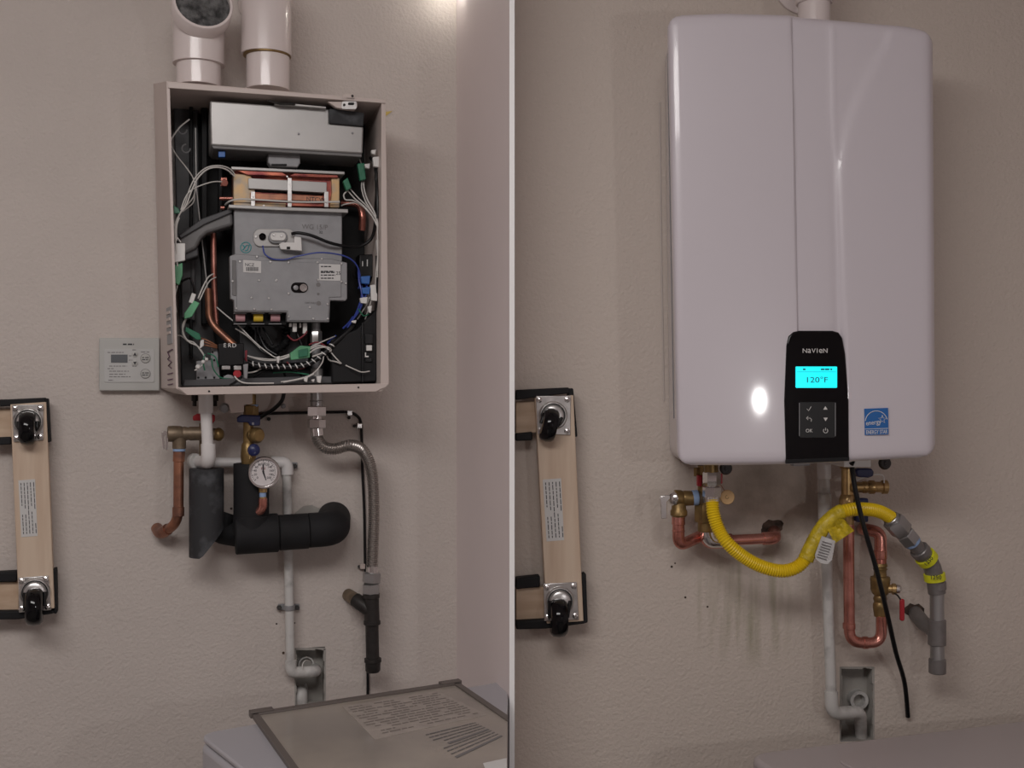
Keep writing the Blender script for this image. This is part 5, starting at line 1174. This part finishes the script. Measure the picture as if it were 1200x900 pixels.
part('handle', cv, 'blue', MB().prism(R, [(1003, 552), (1006, 549), (1022, 549), (1024.5, 553), (1024, 558), (1018, 560), (1005, 559)], OC + .035, .02), 0.003)
part('handle', cv, 'blue', MB().prism(R, rrect(1004, 584, 1018, 612, 2), OC + .02, .016), 0.0025)
part('handle_stem', cv, 'brass', MB().cyl(R.at(998, 594, OC), R.at(1008, 594, OC + .008), 4 * k_))
cl = thing('copper_loop', R.at(1015, 758, .06), 'u-shaped new copper water pipe below the brass cold valve', 'pipe')
OP = .07; k_ = R.k(1000, OP)
part('pipe', cl, 'copper2', MB().tube(fillet(R.pts([(994.5, 606, OP), (994.5, 650, OP), (995.5, 753, OP), (1033, 753.5, OP), (1033, 722, OP)]), .026, 8), 6.4 * k_, 22))
part('elbow_collar', cl, 'copper2', MB().cyl(R.at(995, 730, OP), R.at(995, 737, OP), 7.3 * k_))
part('elbow_collar', cl, 'copper2', MB().cyl(R.at(1011, 753.2, OP), R.at(1017, 753.2, OP), 7.3 * k_))
part('upper_bend', cl, 'copper2', MB().tube(fillet(R.pts([(1010, 620, -.005), (1013, 620, .045), (1032, 624, .06), (1031.5, 664, .065)]), .03, 8), 7.2 * k_, 22))
part('elbow_collar', cl, 'copper2', MB().cyl(R.at(1031.5, 645, .064), R.at(1031.5, 655, .064), 7.8 * k_))
bv = thing('ball_valve', R.at(1032, 722, OP), 'brass ball valve with red lever at the lower copper loop', 'valve')
part('body', bv, 'darkbrass', MB().lathe(R.at(1031.5, 660, OP - .004), -R.z, [(0, 7.6 * k_), (.006, 8.4 * k_), (.008, 6.8 * k_), (.012, 8.4 * k_), (.016, 7 * k_), (.026, 7.5 * k_), (.028, 11 * k_), (.033, 11.8 * k_), (.037, 11.3 * k_), (.055, 11 * k_), (.063, 9 * k_), (.067, 6.8 * k_), (.073, 8 * k_), (.08, 7 * k_), (.085, 8.4 * k_), (.092, 8.4 * k_), (.11, 7 * k_)], 28))
part('stem', bv, 'brass', MB().lathe(R.at(1040, 690, OP + .004), R.t + R.n * .3, [(0, 5 * k_), (.008, 5 * k_), (.009, 6.6 * k_), (.016, 6.6 * k_), (.017, 5 * k_), (.024, 4.5 * k_)], 18))
part('stem_nut', bv, 'chrome', MB().lathe(R.at(1051, 690, OP + .012), R.t + R.n * .4, [(0, 5.5 * k_), (.006, 5 * k_), (.009, 2 * k_)], 16))
part('lever_arm', bv, 'iron', MB().tube(catmull(R.pts([(1046, 694, OP + .014), (1052, 698, OP + .016), (1057, 706, OP + .016), (1058, 712, OP + .016)])), .0018, 8))
part('lever_grip', bv, 'red', MB().prism(R, rrect(1055.2, 702, 1060.5, 728, 2.4), OP + .019, .007), 0.002)

# ---- black cord
OB = .19
tag(mesh_obj('power_cord', MB().tube(catmull(R.pts([(998, 541, .2), (999, 552, OB), (1002, 572, OB), (1008, 600, OB), (1016, 630, OB), (1025, 660, OB - .02), (1034, 695, OB - .04), (1041, 725, OB - .07), (1050, 765, .08), (1060, 800, .04), (1064, 840, .012)]), 6), [.006, .006] + [.0048] * 59, 10), 'black'), 'black power cord hanging in front of the yellow hose', 'cord')
# ---- vertical caulk line left of new heater
tag(mesh_obj('caulk_line', MB().tube(R.pts([(773, 120, .0), (775, 300, .0), (778, 470, .0)]), .0022, 8), 'caulk'), 'thin pale vertical caulk line on the wall left of the white heater', 'caulk')
